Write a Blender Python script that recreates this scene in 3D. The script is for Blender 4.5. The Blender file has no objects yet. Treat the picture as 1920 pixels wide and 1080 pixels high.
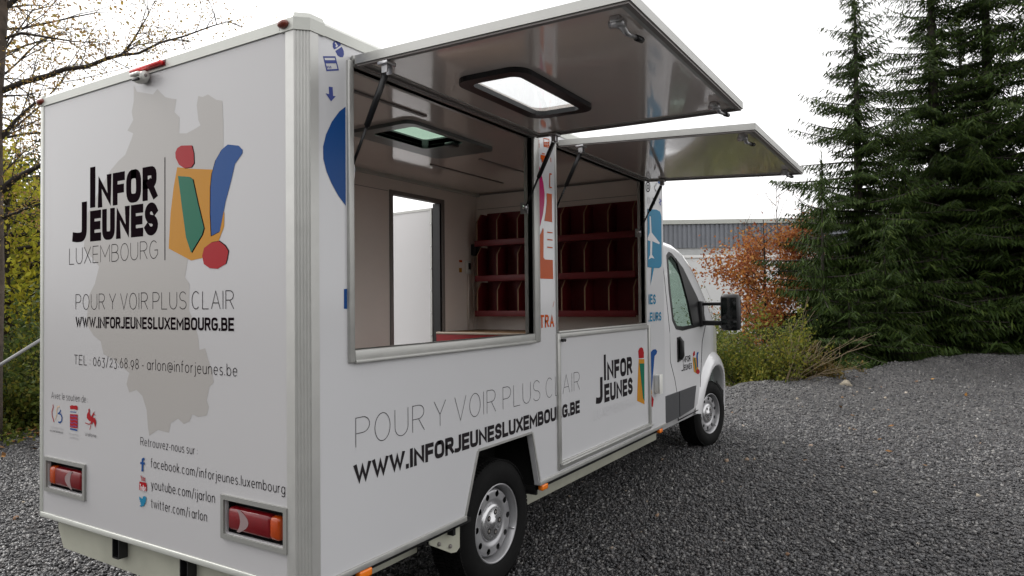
import bpy, bmesh, math, random
import numpy as np
from mathutils import Vector, Matrix
from mathutils.geometry import tessellate_polygon
R = math.radians
rng = np.random.default_rng(7)
random.seed(7)
scene = bpy.context.scene

# ---------------------------------------------------------------- camera
CAM = np.array([-1.7333, -1.9463, 1.5151])
YAW, PITCH, ROLL, FPX = .5497, .0193, -.0099, 1300.2354
_cy, _sy, _cp, _sp = math.cos(YAW), math.sin(YAW), math.cos(PITCH), math.sin(PITCH)
FW = np.array([_cy*_cp, _sy*_cp, _sp]); _r = np.array([_sy, -_cy, 0]); _u = np.cross(_r, FW)
RT = math.cos(ROLL)*_r + math.sin(ROLL)*_u
UP = -math.sin(ROLL)*_r + math.cos(ROLL)*_u
cd = bpy.data.cameras.new('camera'); cam = bpy.data.objects.new('camera', cd)
scene.collection.objects.link(cam)
cam.matrix_world = Matrix(((RT[0], UP[0], -FW[0], CAM[0]), (RT[1], UP[1], -FW[1], CAM[1]), (RT[2], UP[2], -FW[2], CAM[2]), (0, 0, 0, 1)))
cd.sensor_width = 36; cd.lens = FPX/1920*36; cd.clip_end = 2000; cd.clip_start = .05
scene.camera = cam

# ---------------------------------------------------------------- light (overcast)
SUN_EL, SUN_AZ = R(45), R(95)         # azimuth measured from +x towards +y
w = bpy.data.worlds.new('World'); scene.world = w; w.use_nodes = True
nt = w.node_tree; nt.nodes.clear()
sky = nt.nodes.new('ShaderNodeTexSky'); sky.sky_type = 'NISHITA'; sky.sun_disc = False
sky.sun_elevation = SUN_EL; sky.sun_rotation = R(90)-SUN_AZ
sky.air_density = 1.0; sky.dust_density = 6.0; sky.ozone_density = 1.0
hs = nt.nodes.new('ShaderNodeHueSaturation'); hs.inputs['Saturation'].default_value = .10
bg = nt.nodes.new('ShaderNodeBackground'); bg.inputs['Strength'].default_value = .15
wo = nt.nodes.new('ShaderNodeOutputWorld')
mixs = nt.nodes.new('ShaderNodeMix'); mixs.data_type = 'RGBA'; mixs.inputs[0].default_value = .65      # flat cloud deck over the clear-sky gradient
mixs.inputs[7].default_value = (8.0, 7.9, 7.9, 1)
nt.links.new(sky.outputs[0], hs.inputs['Color']); nt.links.new(hs.outputs[0], mixs.inputs[6]); nt.links.new(mixs.outputs[2], bg.inputs[0]); nt.links.new(bg.outputs[0], wo.inputs[0])
sl = bpy.data.lights.new('sun', 'SUN'); sl.energy = 1.1; sl.angle = R(28); sl.color = (1, .97, .93)
so = bpy.data.objects.new('sun', sl); scene.collection.objects.link(so)
_d = Vector((math.cos(SUN_EL)*math.cos(SUN_AZ), math.cos(SUN_EL)*math.sin(SUN_AZ), math.sin(SUN_EL)))
so.rotation_euler = _d.to_track_quat('Z', 'Y').to_euler()
scene.view_settings.view_transform = 'Standard'; scene.view_settings.look = 'None'
scene.view_settings.exposure = .7; scene.view_settings.gamma = 1
scene.cycles.max_bounces = 8; scene.cycles.transparent_max_bounces = 16

# ---------------------------------------------------------------- picture geometry: a pixel of the photo to a point on a real plane
def ray(u, v): return FW*FPX + RT*(u-960) - UP*(v-540)
def on(ax, val, u, v):
    k = ray(u, v); return CAM + (val-CAM[ax])/k[ax]*k
def at(u, v, dist):
    k = ray(u, v); return CAM + k*dist/math.hypot(k[0], k[1])

# ---------------------------------------------------------------- materials
MATS = {}
def mat(name, col, rough=.5, metal=0, coat=0, var=0, vscale=3, bump=0, bscale=60, rvar=0, spec=.5, trans=0, ior=1.45, island=None, stretch=None):
    if name in MATS: return MATS[name]
    m = bpy.data.materials.new(name); m.use_nodes = True; MATS[name] = m
    t = m.node_tree; b = t.nodes['Principled BSDF']
    c = (*col, 1) if len(col) == 3 else col
    b.inputs['Base Color'].default_value = c; b.inputs['Roughness'].default_value = rough
    b.inputs['Metallic'].default_value = metal; b.inputs['Coat Weight'].default_value = coat; b.inputs['Coat Roughness'].default_value = .10 if name == 'white_panel' else .18 if 'panel' in name else .05
    b.inputs['Specular IOR Level'].default_value = spec; b.inputs['Transmission Weight'].default_value = trans; b.inputs['IOR'].default_value = ior
    tc = t.nodes.new('ShaderNodeTexCoord'); co = tc.outputs['Object']
    if stretch:
        mp = t.nodes.new('ShaderNodeMapping'); mp.inputs['Scale'].default_value = stretch; t.links.new(co, mp.inputs[0]); co = mp.outputs[0]
    if var or rvar:
        n = t.nodes.new('ShaderNodeTexNoise'); n.inputs['Scale'].default_value = vscale; n.inputs['Detail'].default_value = 6; n.inputs['Roughness'].default_value = .65
        t.links.new(co, n.inputs['Vector'])
        if var:
            mx = t.nodes.new('ShaderNodeMix'); mx.data_type = 'RGBA'
            mr = t.nodes.new('ShaderNodeMapRange'); mr.inputs[1].default_value = .3; mr.inputs[2].default_value = .7
            t.links.new(n.outputs['Fac'], mr.inputs[0]); t.links.new(mr.outputs[0], mx.inputs[0])
            mx.inputs[6].default_value = (*[x*(1-var) for x in c[:3]], 1); mx.inputs[7].default_value = (*[min(1, x*(1+var*.6)) for x in c[:3]], 1)
            t.links.new(mx.outputs[2], b.inputs['Base Color'])
        if rvar:
            mr = t.nodes.new('ShaderNodeMapRange'); mr.inputs[1].default_value = .3; mr.inputs[2].default_value = .7
            mr.inputs[3].default_value = rough-rvar; mr.inputs[4].default_value = rough+rvar
            t.links.new(n.outputs['Fac'], mr.inputs[0]); t.links.new(mr.outputs[0], b.inputs['Roughness'])
    if bump:
        n = t.nodes.new('ShaderNodeTexNoise'); n.inputs['Scale'].default_value = bscale; n.inputs['Detail'].default_value = 4; t.links.new(co, n.inputs['Vector'])
        bp = t.nodes.new('ShaderNodeBump'); bp.inputs['Strength'].default_value = bump; bp.inputs['Distance'].default_value = .01
        t.links.new(n.outputs['Fac'], bp.inputs['Height']); t.links.new(bp.outputs[0], b.inputs['Normal'])
    return m
def leafmat(name, cols, transl=.35, rough=.6):
    """leaf colours picked per leaf (random per mesh island)"""
    if name in MATS: return MATS[name]
    m = bpy.data.materials.new(name); m.use_nodes = True; MATS[name] = m
    t = m.node_tree; b = t.nodes['Principled BSDF']; b.inputs['Roughness'].default_value = rough
    b.inputs['Specular IOR Level'].default_value = .12
    g = t.nodes.new('ShaderNodeNewGeometry'); cr = t.nodes.new('ShaderNodeValToRGB')
    e = cr.color_ramp.elements
    while len(e) < len(cols): e.new(.5)
    for i, c in enumerate(cols): e[i].position = i/(len(cols)-1); e[i].color = (*c, 1)
    t.links.new(g.outputs['Random Per Island'], cr.inputs[0]); t.links.new(cr.outputs[0], b.inputs['Base Color'])
    tr = t.nodes.new('ShaderNodeBsdfTranslucent'); t.links.new(cr.outputs[0], tr.inputs[0])
    mx = t.nodes.new('ShaderNodeMixShader'); mx.inputs[0].default_value = transl
    o = t.nodes['Material Output']; t.links.new(b.outputs[0], mx.inputs[1]); t.links.new(tr.outputs[0], mx.inputs[2]); t.links.new(mx.outputs[0], o.inputs[0])
    return m
def glassmat(name, tint, rough=.02, gloss=.12):
    """thin window pane: tinted see-through plus a mirror share"""
    if name in MATS: return MATS[name]
    m = bpy.data.materials.new(name); m.use_nodes = True; MATS[name] = m; t = m.node_tree; t.nodes.clear()
    o = t.nodes.new('ShaderNodeOutputMaterial'); a = t.nodes.new('ShaderNodeBsdfTransparent'); a.inputs[0].default_value = (*tint, 1)
    gl = t.nodes.new('ShaderNodeBsdfGlossy'); gl.inputs['Roughness'].default_value = rough
    lw = t.nodes.new('ShaderNodeLayerWeight'); pw = t.nodes.new('ShaderNodeMath'); pw.operation = 'POWER'; pw.inputs[1].default_value = 4
    t.links.new(lw.outputs['Facing'], pw.inputs[0]); fr = t.nodes.new('ShaderNodeMath'); fr.operation = 'MULTIPLY'; fr.inputs[1].default_value = .6; t.links.new(pw.outputs[0], fr.inputs[0])
    ad = t.nodes.new('ShaderNodeMath'); ad.inputs[1].default_value = gloss
    mx = t.nodes.new('ShaderNodeMixShader'); t.links.new(fr.outputs[0], ad.inputs[0]); t.links.new(ad.outputs[0], mx.inputs[0])
    t.links.new(a.outputs[0], mx.inputs[1]); t.links.new(gl.outputs[0], mx.inputs[2]); t.links.new(mx.outputs[0], o.inputs[0])
    return m
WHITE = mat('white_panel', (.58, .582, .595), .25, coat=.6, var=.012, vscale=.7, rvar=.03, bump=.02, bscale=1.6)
WHITE_SHADED = mat('white_rear_panel', (.452, .446, .452), .3, coat=.12, var=.008, vscale=.5, rvar=.015)  # same white as the side, with the rear's shade put into the colour
CABW = mat('white_cab_paint', (.66, .66, .67), .2, coat=.7, var=.03, vscale=2)
ALU = mat('satin_aluminium', (.44, .44, .42), .42, metal=.55, var=.08, vscale=12, rvar=.08)
ALUD = mat('grooved_aluminium', (.50, .50, .48), .40, metal=.5, var=.06, vscale=9)
RAIL = mat('cream_roof_rail', (.52, .53, .49), .38, metal=.15, var=.05, vscale=5)
CREAM = mat('cream_chassis_paint', (.42, .42, .345), .5, var=.12, vscale=6, rvar=.1)
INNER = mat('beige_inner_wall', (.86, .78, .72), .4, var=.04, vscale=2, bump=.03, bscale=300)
GLOSSW = mat('glossy_white_laminate', (.86, .77, .71), .12, coat=1, var=.03, vscale=2, bump=.01, bscale=3)
GREYJ = mat('grey_joint', (.22, .20, .19), .5)
BLACK = mat('black_plastic', (.012, .012, .013), .38, var=.2, vscale=20)
RUBBER = mat('tyre_rubber', (.007, .007, .007), .8, var=.35, vscale=14, bump=.08, bscale=160, rvar=.1, spec=.18)
DARK = mat('dark_underside', (.006, .006, .006), .9)
STEEL = mat('silver_wheel_steel', (.40, .40, .41), .38, metal=.6, var=.08, vscale=20, rvar=.08)
CHROME = mat('polished_hub', (.55, .55, .56), .27, metal=.85, var=.06, vscale=30)
ZINC = mat('zinc_fitting', (.55, .55, .56), .3, metal=.9)
REDW = mat('red_shelf_board', (.15, .010, .013), .5, var=.12, vscale=8)
WOODE = mat('plywood_edge', (.27, .165, .09), .6, var=.2, vscale=20)
ORANGEP = mat('orange_reflector', (.85, .20, .01), .25, coat=.5)
REDP = mat('red_lamp_plastic', (.15, .003, .006), .28, coat=.08, var=.15, vscale=25)
REDL = mat('bright_red_lamp', (.75, .03, .03), .25, coat=.5)
DKRED = mat('dark_red_lamp', (.17, .03, .015), .3, coat=.5)
LENSG = mat('grey_lamp_lens', (.26, .19, .19), .3, coat=.1)
LENSO = mat('orange_lamp_lens', (.36, .045, .003), .25, coat=.08)
WHITEP = mat('white_plastic', (.70, .70, .66), .35)
TXT = mat('black_vinyl', (.010, .006, .008), .9, spec=0)
TXTS = mat('charcoal_vinyl', (.026, .023, .025), .9, spec=0)
TXTG = mat('pale_grey_vinyl', (.36, .35, .36), .35)
MAPC = mat('taupe_vinyl', (.355, .338, .322), .33)
VRED = mat('red_vinyl', (0.322, 0.007, 0.012), .25, spec=.14); VORG = mat('ochre_vinyl', (0.459, 0.205, 0.015), .25, spec=.14); VGRN = mat('green_vinyl', (0.007, 0.124, 0.071), .25, spec=.14)
VBLU = mat('blue_vinyl', (0.010, 0.062, 0.223), .25, spec=.14); VSKY = mat('sky_blue_vinyl', (0.019, 0.186, 0.322), .25, spec=.14); VNAV = mat('indigo_vinyl', (0.062, 0.081, 0.260), .25, spec=.14)
VPNK = mat('magenta_vinyl', (0.409, 0.006, 0.105), .25, spec=.14); VOR2 = mat('orange_vinyl', (0.484, 0.074, 0.005), .25, spec=.14); VTAN = mat('tan_vinyl', (.62, .45, .30), .33); VWHT = mat('white_vinyl', (.62, .61, .62), .33)

# ---------------------------------------------------------------- mesh builder
def link(o, parent=None):
    scene.collection.objects.link(o)
    if parent: o.parent = parent
    return o
class MB:
    def __init__(s): s.v = []; s.f = []; s.m = []; s.mats = []; s.sm = []
    def mi(s, m):
        if m not in s.mats: s.mats.append(m)
        return s.mats.index(m)
    def add(s, vs, fs, m, smooth=False):
        b = len(s.v); k = s.mi(m); s.v += [tuple(map(float, p)) for p in vs]
        for f in fs: s.f.append([b+i for i in f]); s.m.append(k); s.sm.append(smooth)
        return s
    def box(s, x0, x1, y0, y1, z0, z1, m, bev=0):
        x0, x1 = sorted((x0, x1)); y0, y1 = sorted((y0, y1)); z0, z1 = sorted((z0, z1))
        if not bev:
            vs = [(x, y, z) for x in (x0, x1) for y in (y0, y1) for z in (z0, z1)]
            return s.add(vs, [(0, 1, 3, 2), (4, 6, 7, 5), (0, 4, 5, 1), (2, 3, 7, 6), (0, 2, 6, 4), (1, 5, 7, 3)], m)
        bm = bmesh.new(); bmesh.ops.create_cube(bm, size=1)
        for v in bm.verts: v.co = ((x0+x1)/2+v.co.x*(x1-x0), (y0+y1)/2+v.co.y*(y1-y0), (z0+z1)/2+v.co.z*(z1-z0))
        bmesh.ops.bevel(bm, geom=bm.edges[:], offset=min(bev, .49*min(x1-x0, y1-y0, z1-z0)), segments=2, affect='EDGES', profile=.5)
        return s.bm(bm, m, True)
    def bm(s, bm, m, smooth=False):
        bm.verts.index_update()
        s.add([v.co[:] for v in bm.verts], [[v.index for v in f.verts] for f in bm.faces], m, smooth); bm.free(); return s
    def hexa(s, a, b, m):
        """a, b: two matching quads (lists of 4 points)"""
        return s.add(list(a)+list(b), [(0, 3, 2, 1), (4, 5, 6, 7), (0, 1, 5, 4), (1, 2, 6, 5), (2, 3, 7, 6), (3, 0, 4, 7)], m)
    def tube(s, pts, rad, m, n=10, cap=True, smooth=True):
        pts = [Vector(p) for p in pts]; rs = rad if isinstance(rad, (list, tuple)) else [rad]*len(pts)
        vs = []; fs = []; prev = None
        for i, p in enumerate(pts):
            d = (pts[min(i+1, len(pts)-1)]-pts[max(i-1, 0)]).normalized()
            a = (prev-d*prev.dot(d)) if prev is not None else (Vector((0, 0, 1)) if abs(d.z) < .9 else Vector((1, 0, 0))).cross(d)
            a.normalize(); prev = a; b = d.cross(a)
            for k in range(n):
                t = 2*math.pi*k/n; vs.append(p+(a*math.cos(t)+b*math.sin(t))*rs[i])
        for i in range(len(pts)-1):
            for k in range(n): fs.append((i*n+k, i*n+(k+1) % n, (i+1)*n+(k+1) % n, (i+1)*n+k))
        if cap: fs += [tuple(range(n))[::-1], tuple((len(pts)-1)*n+k for k in range(n))]
        return s.add(vs, fs, m, smooth)
    def plate(s, outer, holes, to3, m, thick, mback=None):
        """flat plate with holes; outer/holes are 2D loops, to3(a,b,depth) gives the point"""
        loops = [outer]+list(holes)
        tri = tessellate_polygon([[Vector((p[0], p[1], 0)) for p in l] for l in loops])
        flat = [p for l in loops for p in l]
        s.add([to3(*p, 0) for p in flat], tri, m); s.add([to3(*p, thick) for p in flat], tri, mback or m)
        for l in loops:
            n = len(l); vs = [to3(*p, 0) for p in l]+[to3(*p, thick) for p in l]
            s.add(vs, [(i, (i+1) % n, n+(i+1) % n, n+i) for i in range(n)], m)
        return s
    def poly(s, pts, m):
        tri = tessellate_polygon([[Vector(p) for p in pts]]); return s.add(pts, tri, m)
    def lathe(s, prof, c, m, n=64, axis=1, smooth=True, a0=0, a1=2*math.pi):
        """prof: (radius, offset along axis); axis y"""
        vs = []; fs = []; k = len(prof); full = abs(a1-a0-2*math.pi) < 1e-6; cols = n if full else n+1
        for i in range(cols):
            t = a0+(a1-a0)*i/n
            for r_, o_ in prof: vs.append((c[0]+r_*math.cos(t), c[1]+o_, c[2]+r_*math.sin(t)))
        for i in range(n):
            for j in range(k-1): fs.append((i*k+j, ((i+1) % cols)*k+j, ((i+1) % cols)*k+j+1, i*k+j+1))
        return s.add(vs, fs, m, smooth)
    def build(s, name, parent=None, bevel=0, normals=True):
        me = bpy.data.meshes.new(name); me.from_pydata(s.v, [], s.f)
        for m in s.mats: me.materials.append(m)
        me.polygons.foreach_set('material_index', s.m); me.polygons.foreach_set('use_smooth', s.sm)
        me.update()
        if normals:
            bm = bmesh.new(); bm.from_mesh(me); bmesh.ops.recalc_face_normals(bm, faces=bm.faces[:]); bm.to_mesh(me); bm.free()
        o = bpy.data.objects.new(name, me); link(o, parent)
        if bevel:
            b = o.modifiers.new('bevel', 'BEVEL'); b.width = bevel; b.segments = 2; b.limit_method = 'ANGLE'; b.angle_limit = R(40)
        return o
def empty(name, loc, label, cat, group=None):
    o = bpy.data.objects.new(name, None); link(o); o.location = loc; o['label'] = label; o['category'] = cat
    if group: o['group'] = group
    return o
def tag(o, label, cat, group=None, kind=None):
    o['label'] = label; o['category'] = cat
    if group: o['group'] = group
    if kind: o['kind'] = kind
    return o
def np_mesh(name, verts, quads, m, parent=None, smooth=False):
    """big mesh from numpy arrays; verts (N,3), quads (M,k)"""
    verts = np.asarray(verts, np.float32); quads = np.asarray(quads, np.int32); k = quads.shape[1]
    me = bpy.data.meshes.new(name); me.vertices.add(len(verts)); me.vertices.foreach_set('co', verts.ravel())
    me.loops.add(quads.size); me.loops.foreach_set('vertex_index', quads.ravel())
    me.polygons.add(len(quads)); me.polygons.foreach_set('loop_start', np.arange(0, quads.size, k, dtype=np.int32))
    me.polygons.foreach_set('loop_total', np.full(len(quads), k, np.int32))
    if smooth: me.polygons.foreach_set('use_smooth', np.ones(len(quads), bool))
    me.update(calc_edges=True); me.validate()
    for x in (m if isinstance(m, (list, tuple)) else [m]): me.materials.append(x)
    o = bpy.data.objects.new(name, me); return link(o, parent)

# ---------------------------------------------------------------- stroke lettering
def arc(cx, cy, rx, ry, a0, a1, n=9, e=1.0):
    o = []
    for i in range(n+1):
        t = R(a0+(a1-a0)*i/n); c, s_ = math.cos(t), math.sin(t)
        o.append((cx+rx*math.copysign(abs(c)**e, c), cy+ry*math.copysign(abs(s_)**e, s_)))
    return o
def glyphs(e):
    """skeletons: char -> (width, strokes), y 0..1 is the cap height; e < 1 squares the bowls"""
    A = lambda *a, **k: arc(*a, e=e, **k)
    O = lambda cx, cy, rx, ry: arc(cx, cy, rx, ry, 90, 450, 24, e)
    G = {}
    G['A'] = (1.0, [[(0, 0), (.5, 1), (1, 0)], [(.19, .33), (.81, .33)]])
    G['B'] = (.9, [[(0, 0), (0, 1)], [(0, 1), (.5, 1)]+A(.5, .76, .42, .24, 90, -90)+[(0, .52)], [(0, .52), (.5, .52)]+A(.5, .26, .5, .26, 90, -90)+[(0, 0)]])
    G['C'] = (.95, [A(.5, .5, .5, .5, 48, 312, 18)])
    G['D'] = (.95, [[(0, 0), (0, 1), (.4, 1)]+A(.4, .5, .6, .5, 90, -90, n=14)+[(0, 0)]])
    G['E'] = (.78, [[(1, 1), (0, 1), (0, 0), (1, 0)], [(0, .51), (.9, .51)]])
    G['F'] = (.76, [[(1, 1), (0, 1), (0, 0)], [(0, .49), (.88, .49)]])
    G['G'] = (.98, [A(.5, .5, .5, .5, 48, 312, 18)+[(1, .25), (1, .47), (.6, .47)]])
    G['H'] = (.9, [[(0, 0), (0, 1)], [(1, 0), (1, 1)], [(0, .5), (1, .5)]])
    G['I'] = (0, [[(0, 0), (0, 1)]])
    G['J'] = (.62, [[(1, 1), (1, .30)]+A(.42, .30, .58, .30, 0, -100, n=8)+[(0, .02)]])
    G['L'] = (.72, [[(0, 1), (0, 0), (1, 0)]])
    G['M'] = (1.25, [[(0, 0), (0, 1), (.5, .3), (1, 1), (1, 0)]])
    G['N'] = (.98, [[(0, 0), (0, 1), (1, 0), (1, 1)]])
    G['O'] = (1.0, [O(.5, .5, .5, .5)])
    G['P'] = (.85, [[(0, 0), (0, 1), (.5, 1)]+A(.5, .73, .5, .27, 90, -90)+[(0, .46)]])
    G['R'] = (.88, [[(0, 0), (0, 1), (.5, 1)]+A(.5, .74, .47, .26, 90, -90)+[(0, .48)], [(.5, .48), (1, 0)]])
    G['S'] = (.85, [arc(.5, .745, .46, .255, 25, 270, 14)+arc(.5, .245, .5, .245, 90, -155, 14)])
    G['T'] = (.85, [[(0, 1), (1, 1)], [(.5, 1), (.5, 0)]])
    G['U'] = (.92, [[(0, 1), (0, .36)]+A(.5, .36, .5, .36, 180, 360, n=16)+[(1, 1)]])
    G['V'] = (1.0, [[(0, 1), (.5, 0), (1, 1)]])
    G['W'] = (1.45, [[(0, 1), (.27, 0), (.5, .9), (.73, 0), (1, 1)]])
    G['X'] = (.95, [[(0, 0), (1, 1)], [(0, 1), (1, 0)]])
    G['Y'] = (.95, [[(0, 1), (.5, .45), (1, 1)], [(.5, .45), (.5, 0)]])
    x = .70
    o_ = lambda: arc(.5, x/2, .5, x/2, 90, 450, 20, e)
    G['a'] = (.62, [o_(), [(1, x), (1, 0)]]); G['b'] = (.64, [o_(), [(0, 1.05), (0, 0)]]); G['d'] = (.64, [o_(), [(1, 1.05), (1, 0)]])
    G['c'] = (.6, [arc(.5, x/2, .5, x/2, 45, 315, 14, e)]); G['e'] = (.62, [[(0, .37), (1, .37)]+arc(.5, x/2, .5, x/2, 3, 315, 16, e)])
    G['f'] = (.36, [arc(.75, .83, .42, .22, 70, 180, 6)+[(.33, 0)], [(0, x), (.95, x)]])
    G['g'] = (.62, [o_(), [(1, x), (1, -.08)]+arc(.5, -.08, .5, .22, 0, -150, 9)])
    G['h'] = (.58, [[(0, 1.05), (0, 0)], arc(.5, .42, .5, .28, 180, 0, 9)+[(1, 0)]]); G['n'] = (.58, [[(0, x), (0, 0)], arc(.5, .42, .5, .28, 180, 0, 9)+[(1, 0)]])
    G['i'] = (0, [[(0, x), (0, 0)], [(0, .9), (0, .99)]]); G['j'] = (.14, [[(1, x), (1, -.1)]+arc(-.4, -.1, 1.4, .2, 0, -90, 5), [(1, .9), (1, .99)]])
    G['k'] = (.5, [[(0, 1.05), (0, 0)], [(.95, x), (0, .28)], [(.32, .42), (1, 0)]]); G['l'] = (0, [[(0, 1.05), (0, 0)]])
    G['m'] = (1.0, [[(0, x), (0, 0)], arc(.25, .44, .25, .26, 180, 0, 8)+[(.5, 0)], arc(.75, .44, .25, .26, 180, 0, 8)+[(1, 0)]])
    G['o'] = (.66, [o_()]); G['r'] = (.32, [[(0, x), (0, 0)], arc(1, .38, 1, .32, 180, 90, 6)]); G['p'] = (.64, [o_(), [(0, x), (0, -.3)]])
    G['s'] = (.48, [arc(.5, x*.75, .44, x*.25, 30, 270, 10)+arc(.5, x*.25, .5, x*.25, 90, -150, 10)])
    G['t'] = (.36, [[(.4, .95), (.4, .2)]+arc(.8, .2, .4, .2, 180, 280, 5), [(0, x), (1, x)]])
    G['u'] = (.58, [[(0, x), (0, .28)]+arc(.5, .28, .5, .28, 180, 360, 9)+[(1, .28)], [(1, x), (1, 0)]])
    G['v'] = (.56, [[(0, x), (.5, 0), (1, x)]]); G['w'] = (.9, [[(0, x), (.26, 0), (.5, x), (.74, 0), (1, x)]])
    G['x'] = (.54, [[(0, 0), (1, x)], [(0, x), (1, 0)]]); G['y'] = (.56, [[(0, x), (.5, 0)], [(1, x), (.3, -.3)]]); G['z'] = (.5, [[(0, x), (1, x), (0, 0), (1, 0)]])
    G['0'] = (.66, [O(.5, .42, .5, .42)]); G['2'] = (.58, [arc(.5, .58, .46, .27, 165, -20, 9)+[(0, 0), (1, 0)]]); G['3'] = (.58, [[(.05, .84), (.95, .84), (.45, .48)]+arc(.45, .16, .5, .32, 88, -150, 10)])
    G['6'] = (.62, [arc(.5, .3, .5, .3, 90, 450, 18), [(.05, .38), (.62, .98)]]); G['9'] = (.62, [arc(.5, .5, .5, .3, 90, 450, 18), [(.95, .42), (.4, -.16)]])
    G['8'] = (.6, [arc(.5, .72, .4, .24, 90, 450, 16), arc(.5, .24, .5, .24, 90, 450, 16)])
    G['.'] = (.02, [[(0, 0), (0, .11 if e == 1 else .01)]]); G[':'] = (.02, [[(0, .1), (0, .18)], [(0, .52), (0, .6)]]); G['-'] = (.32, [[(0, .35), (1, .35)]]); G['/'] = (.45, [[(0, -.12), (1, 1.08)]])
    G['@'] = (.95, [arc(.5, .36, .22, .2, 90, 450, 14), [(.72, .56), (.72, .24)]+arc(.86, .24, .14, .08, 180, 360, 4)+arc(.5, .36, .5, .45, -10, 300, 20)])
    return G
G_THIN, G_BOLD = glyphs(1.0), glyphs(.62)
def ribbon(pts, t):
    """flat ribbon of width t along a 2D polyline with mitred joins"""
    P = [np.array(p, float) for p in pts]
    P = [P[0]]+[b for a, b in zip(P, P[1:]) if np.linalg.norm(a-b) > 1e-3*t+1e-7]; closed = np.linalg.norm(P[0]-P[-1]) < 1e-6 and len(P) > 3
    if closed: P = P[:-1]
    n = len(P); L = []; Rr = []
    for i in range(n):
        a = P[i]-P[i-1] if (i > 0 or closed) else P[i+1]-P[i]; b = P[(i+1) % n]-P[i] if (i < n-1 or closed) else P[i]-P[i-1]
        a = a/(np.linalg.norm(a)+1e-9); b = b/(np.linalg.norm(b)+1e-9)
        na = np.array([-a[1], a[0]]); nb = np.array([-b[1], b[0]]); m_ = na+nb; q = np.linalg.norm(m_)
        m_ = na if q < 1e-3 else m_/q
        k = min(1/max(.2, float(m_@na)), 2.2)
        L.append(P[i]+m_*t/2*k); Rr.append(P[i]-m_*t/2*k)
    vs = L+Rr; fs = [(i, i+1, n+i+1, n+i) for i in range(n-1)]
    if closed: fs.append((n-1, 0, n, 2*n-1))
    return vs, fs
REAR = lambda a, b, off: (-off, a, b)      # plane coordinates to the rear panel (x = 0): a = y, b = z
SIDE = lambda a, b, off: (a, -off, b)      # and to the side panel (y = 0): a = x, b = z
def rp(u, v): p = on(0, 0, u, v); return p[1], p[2]
def sp(u, v): p = on(1, 0, u, v); return p[0], p[2]
class Face:
    """a flat lettered face of the truck; `right` is the reading direction in plane coordinates"""
    def __init__(s, mb, to3, px, right, off=.0004): s.mb, s.to3, s.px, s.right, s.off = mb, to3, px, right, off; s.k = 0
    def nxt(s): s.k += 1; return s.off+.00006*s.k
    def poly(s, pix, m):
        o = s.nxt(); s.mb.poly([s.to3(*s.px(*p), o) for p in pix], m)
    def polyp(s, pts, m):
        o = s.nxt(); s.mb.poly([s.to3(*p, o) for p in pts], m)
    def line(s, pix, t, m):
        vs, fs = ribbon([s.px(*p) for p in pix], t); o = s.nxt(); s.mb.add([s.to3(*p, o) for p in vs], fs, m)
    def text(s, txt, bl, br, tl, m, t=.05, bold=False, gap=.2, space=.45, tr=None, weights=None, clip=None):
        """bl/br: baseline ends in the photo, tl: cap top at the left; t: stroke width over cap height"""
        p0 = s.px(*bl); p1 = s.px(*br); h = s.px(*tl)[1]-p0[1]
        if tr is not None: h = (h+s.px(*tr)[1]-p1[1])/2
        z = (p0[1]+p1[1])/2; G = G_BOLD if bold else G_THIN
        ws = [G[c][0] if c != ' ' else space for c in txt]
        n = sum(c != ' ' for c in txt)
        W = abs(p1[0]-p0[0])/h; den = sum(ws)+gap*(len(txt)-1); sx = max(.02, (W-n*t)/den) if den else 0     # squeeze to the width of the photo
        o = s.nxt(); cur = 0
        for c, wd in zip(txt, ws):
            if c != ' ':
                tx = t; wi = wd*sx; so_ = 0
                for st in G[c][1]:
                    lo, hi = (t/2, 1-t/2) if bold else (0, 1)
                    P = [((cur+tx/2+px_*wi)*h, (lo+py_*(hi-lo))*h) for px_, py_ in st]
                    if bold and P[0] != P[-1]:          # square stroke ends
                        for i0, i1 in ((0, 1), (-1, -2)):
                            e = np.array(P[i0])-np.array(P[i1]); e = e/(np.linalg.norm(e)+1e-9); P[i0] = tuple(np.array(P[i0])+e*t/2*h)
                    vs, fs = ribbon(P, tx*h if bold else t*h)
                    if bold: vs = [(a, min(max(b, 0), h) if c not in 'J' else min(b, h)) for a, b in vs]
                    s.mb.add([s.to3(p0[0]+s.right*a, z+b, o+.00004*so_) for a, b in vs], fs, m); so_ += 1
            cur += wd*sx+gap*sx+(t if c != ' ' else 0)
# ================================================================ SETTING: ground
EDGE = [(-14, 15), (-6, 10.5), (2.2, 7.6), (5.5, 5.2), (9.6, 1.3), (11.2, .4), (12.8, -.35), (15.0, -1.35), (16.6, -2.7), (17.2, -4.2), (17.6, -6.5), (16, -16), (-14, -16)]
def edge_dist(X, Y):
    """signed distance to the rim of the gravel lot, positive inside"""
    n = len(EDGE); best = np.full(X.shape, 1e9); ins = np.zeros(X.shape, bool)
    for i in range(n):
        (x0, y0), (x1, y1) = EDGE[i], EDGE[(i+1) % n]
        t = np.clip(((X-x0)*(x1-x0)+(Y-y0)*(y1-y0))/((x1-x0)**2+(y1-y0)**2), 0, 1)
        best = np.minimum(best, np.hypot(X-x0-t*(x1-x0), Y-y0-t*(y1-y0)))
        c = ((y0 > Y) != (y1 > Y)) & (X < (x1-x0)*(Y-y0)/(y1-y0+1e-12)+x0); ins ^= c
    return np.where(ins, best, -best)
def wob(X, Y, f, ph): return np.sin(X*f+ph)*np.cos(Y*f*1.3+ph*2.1)+.6*np.sin(X*f*2.3-Y*f*1.7+ph*3.3)
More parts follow.
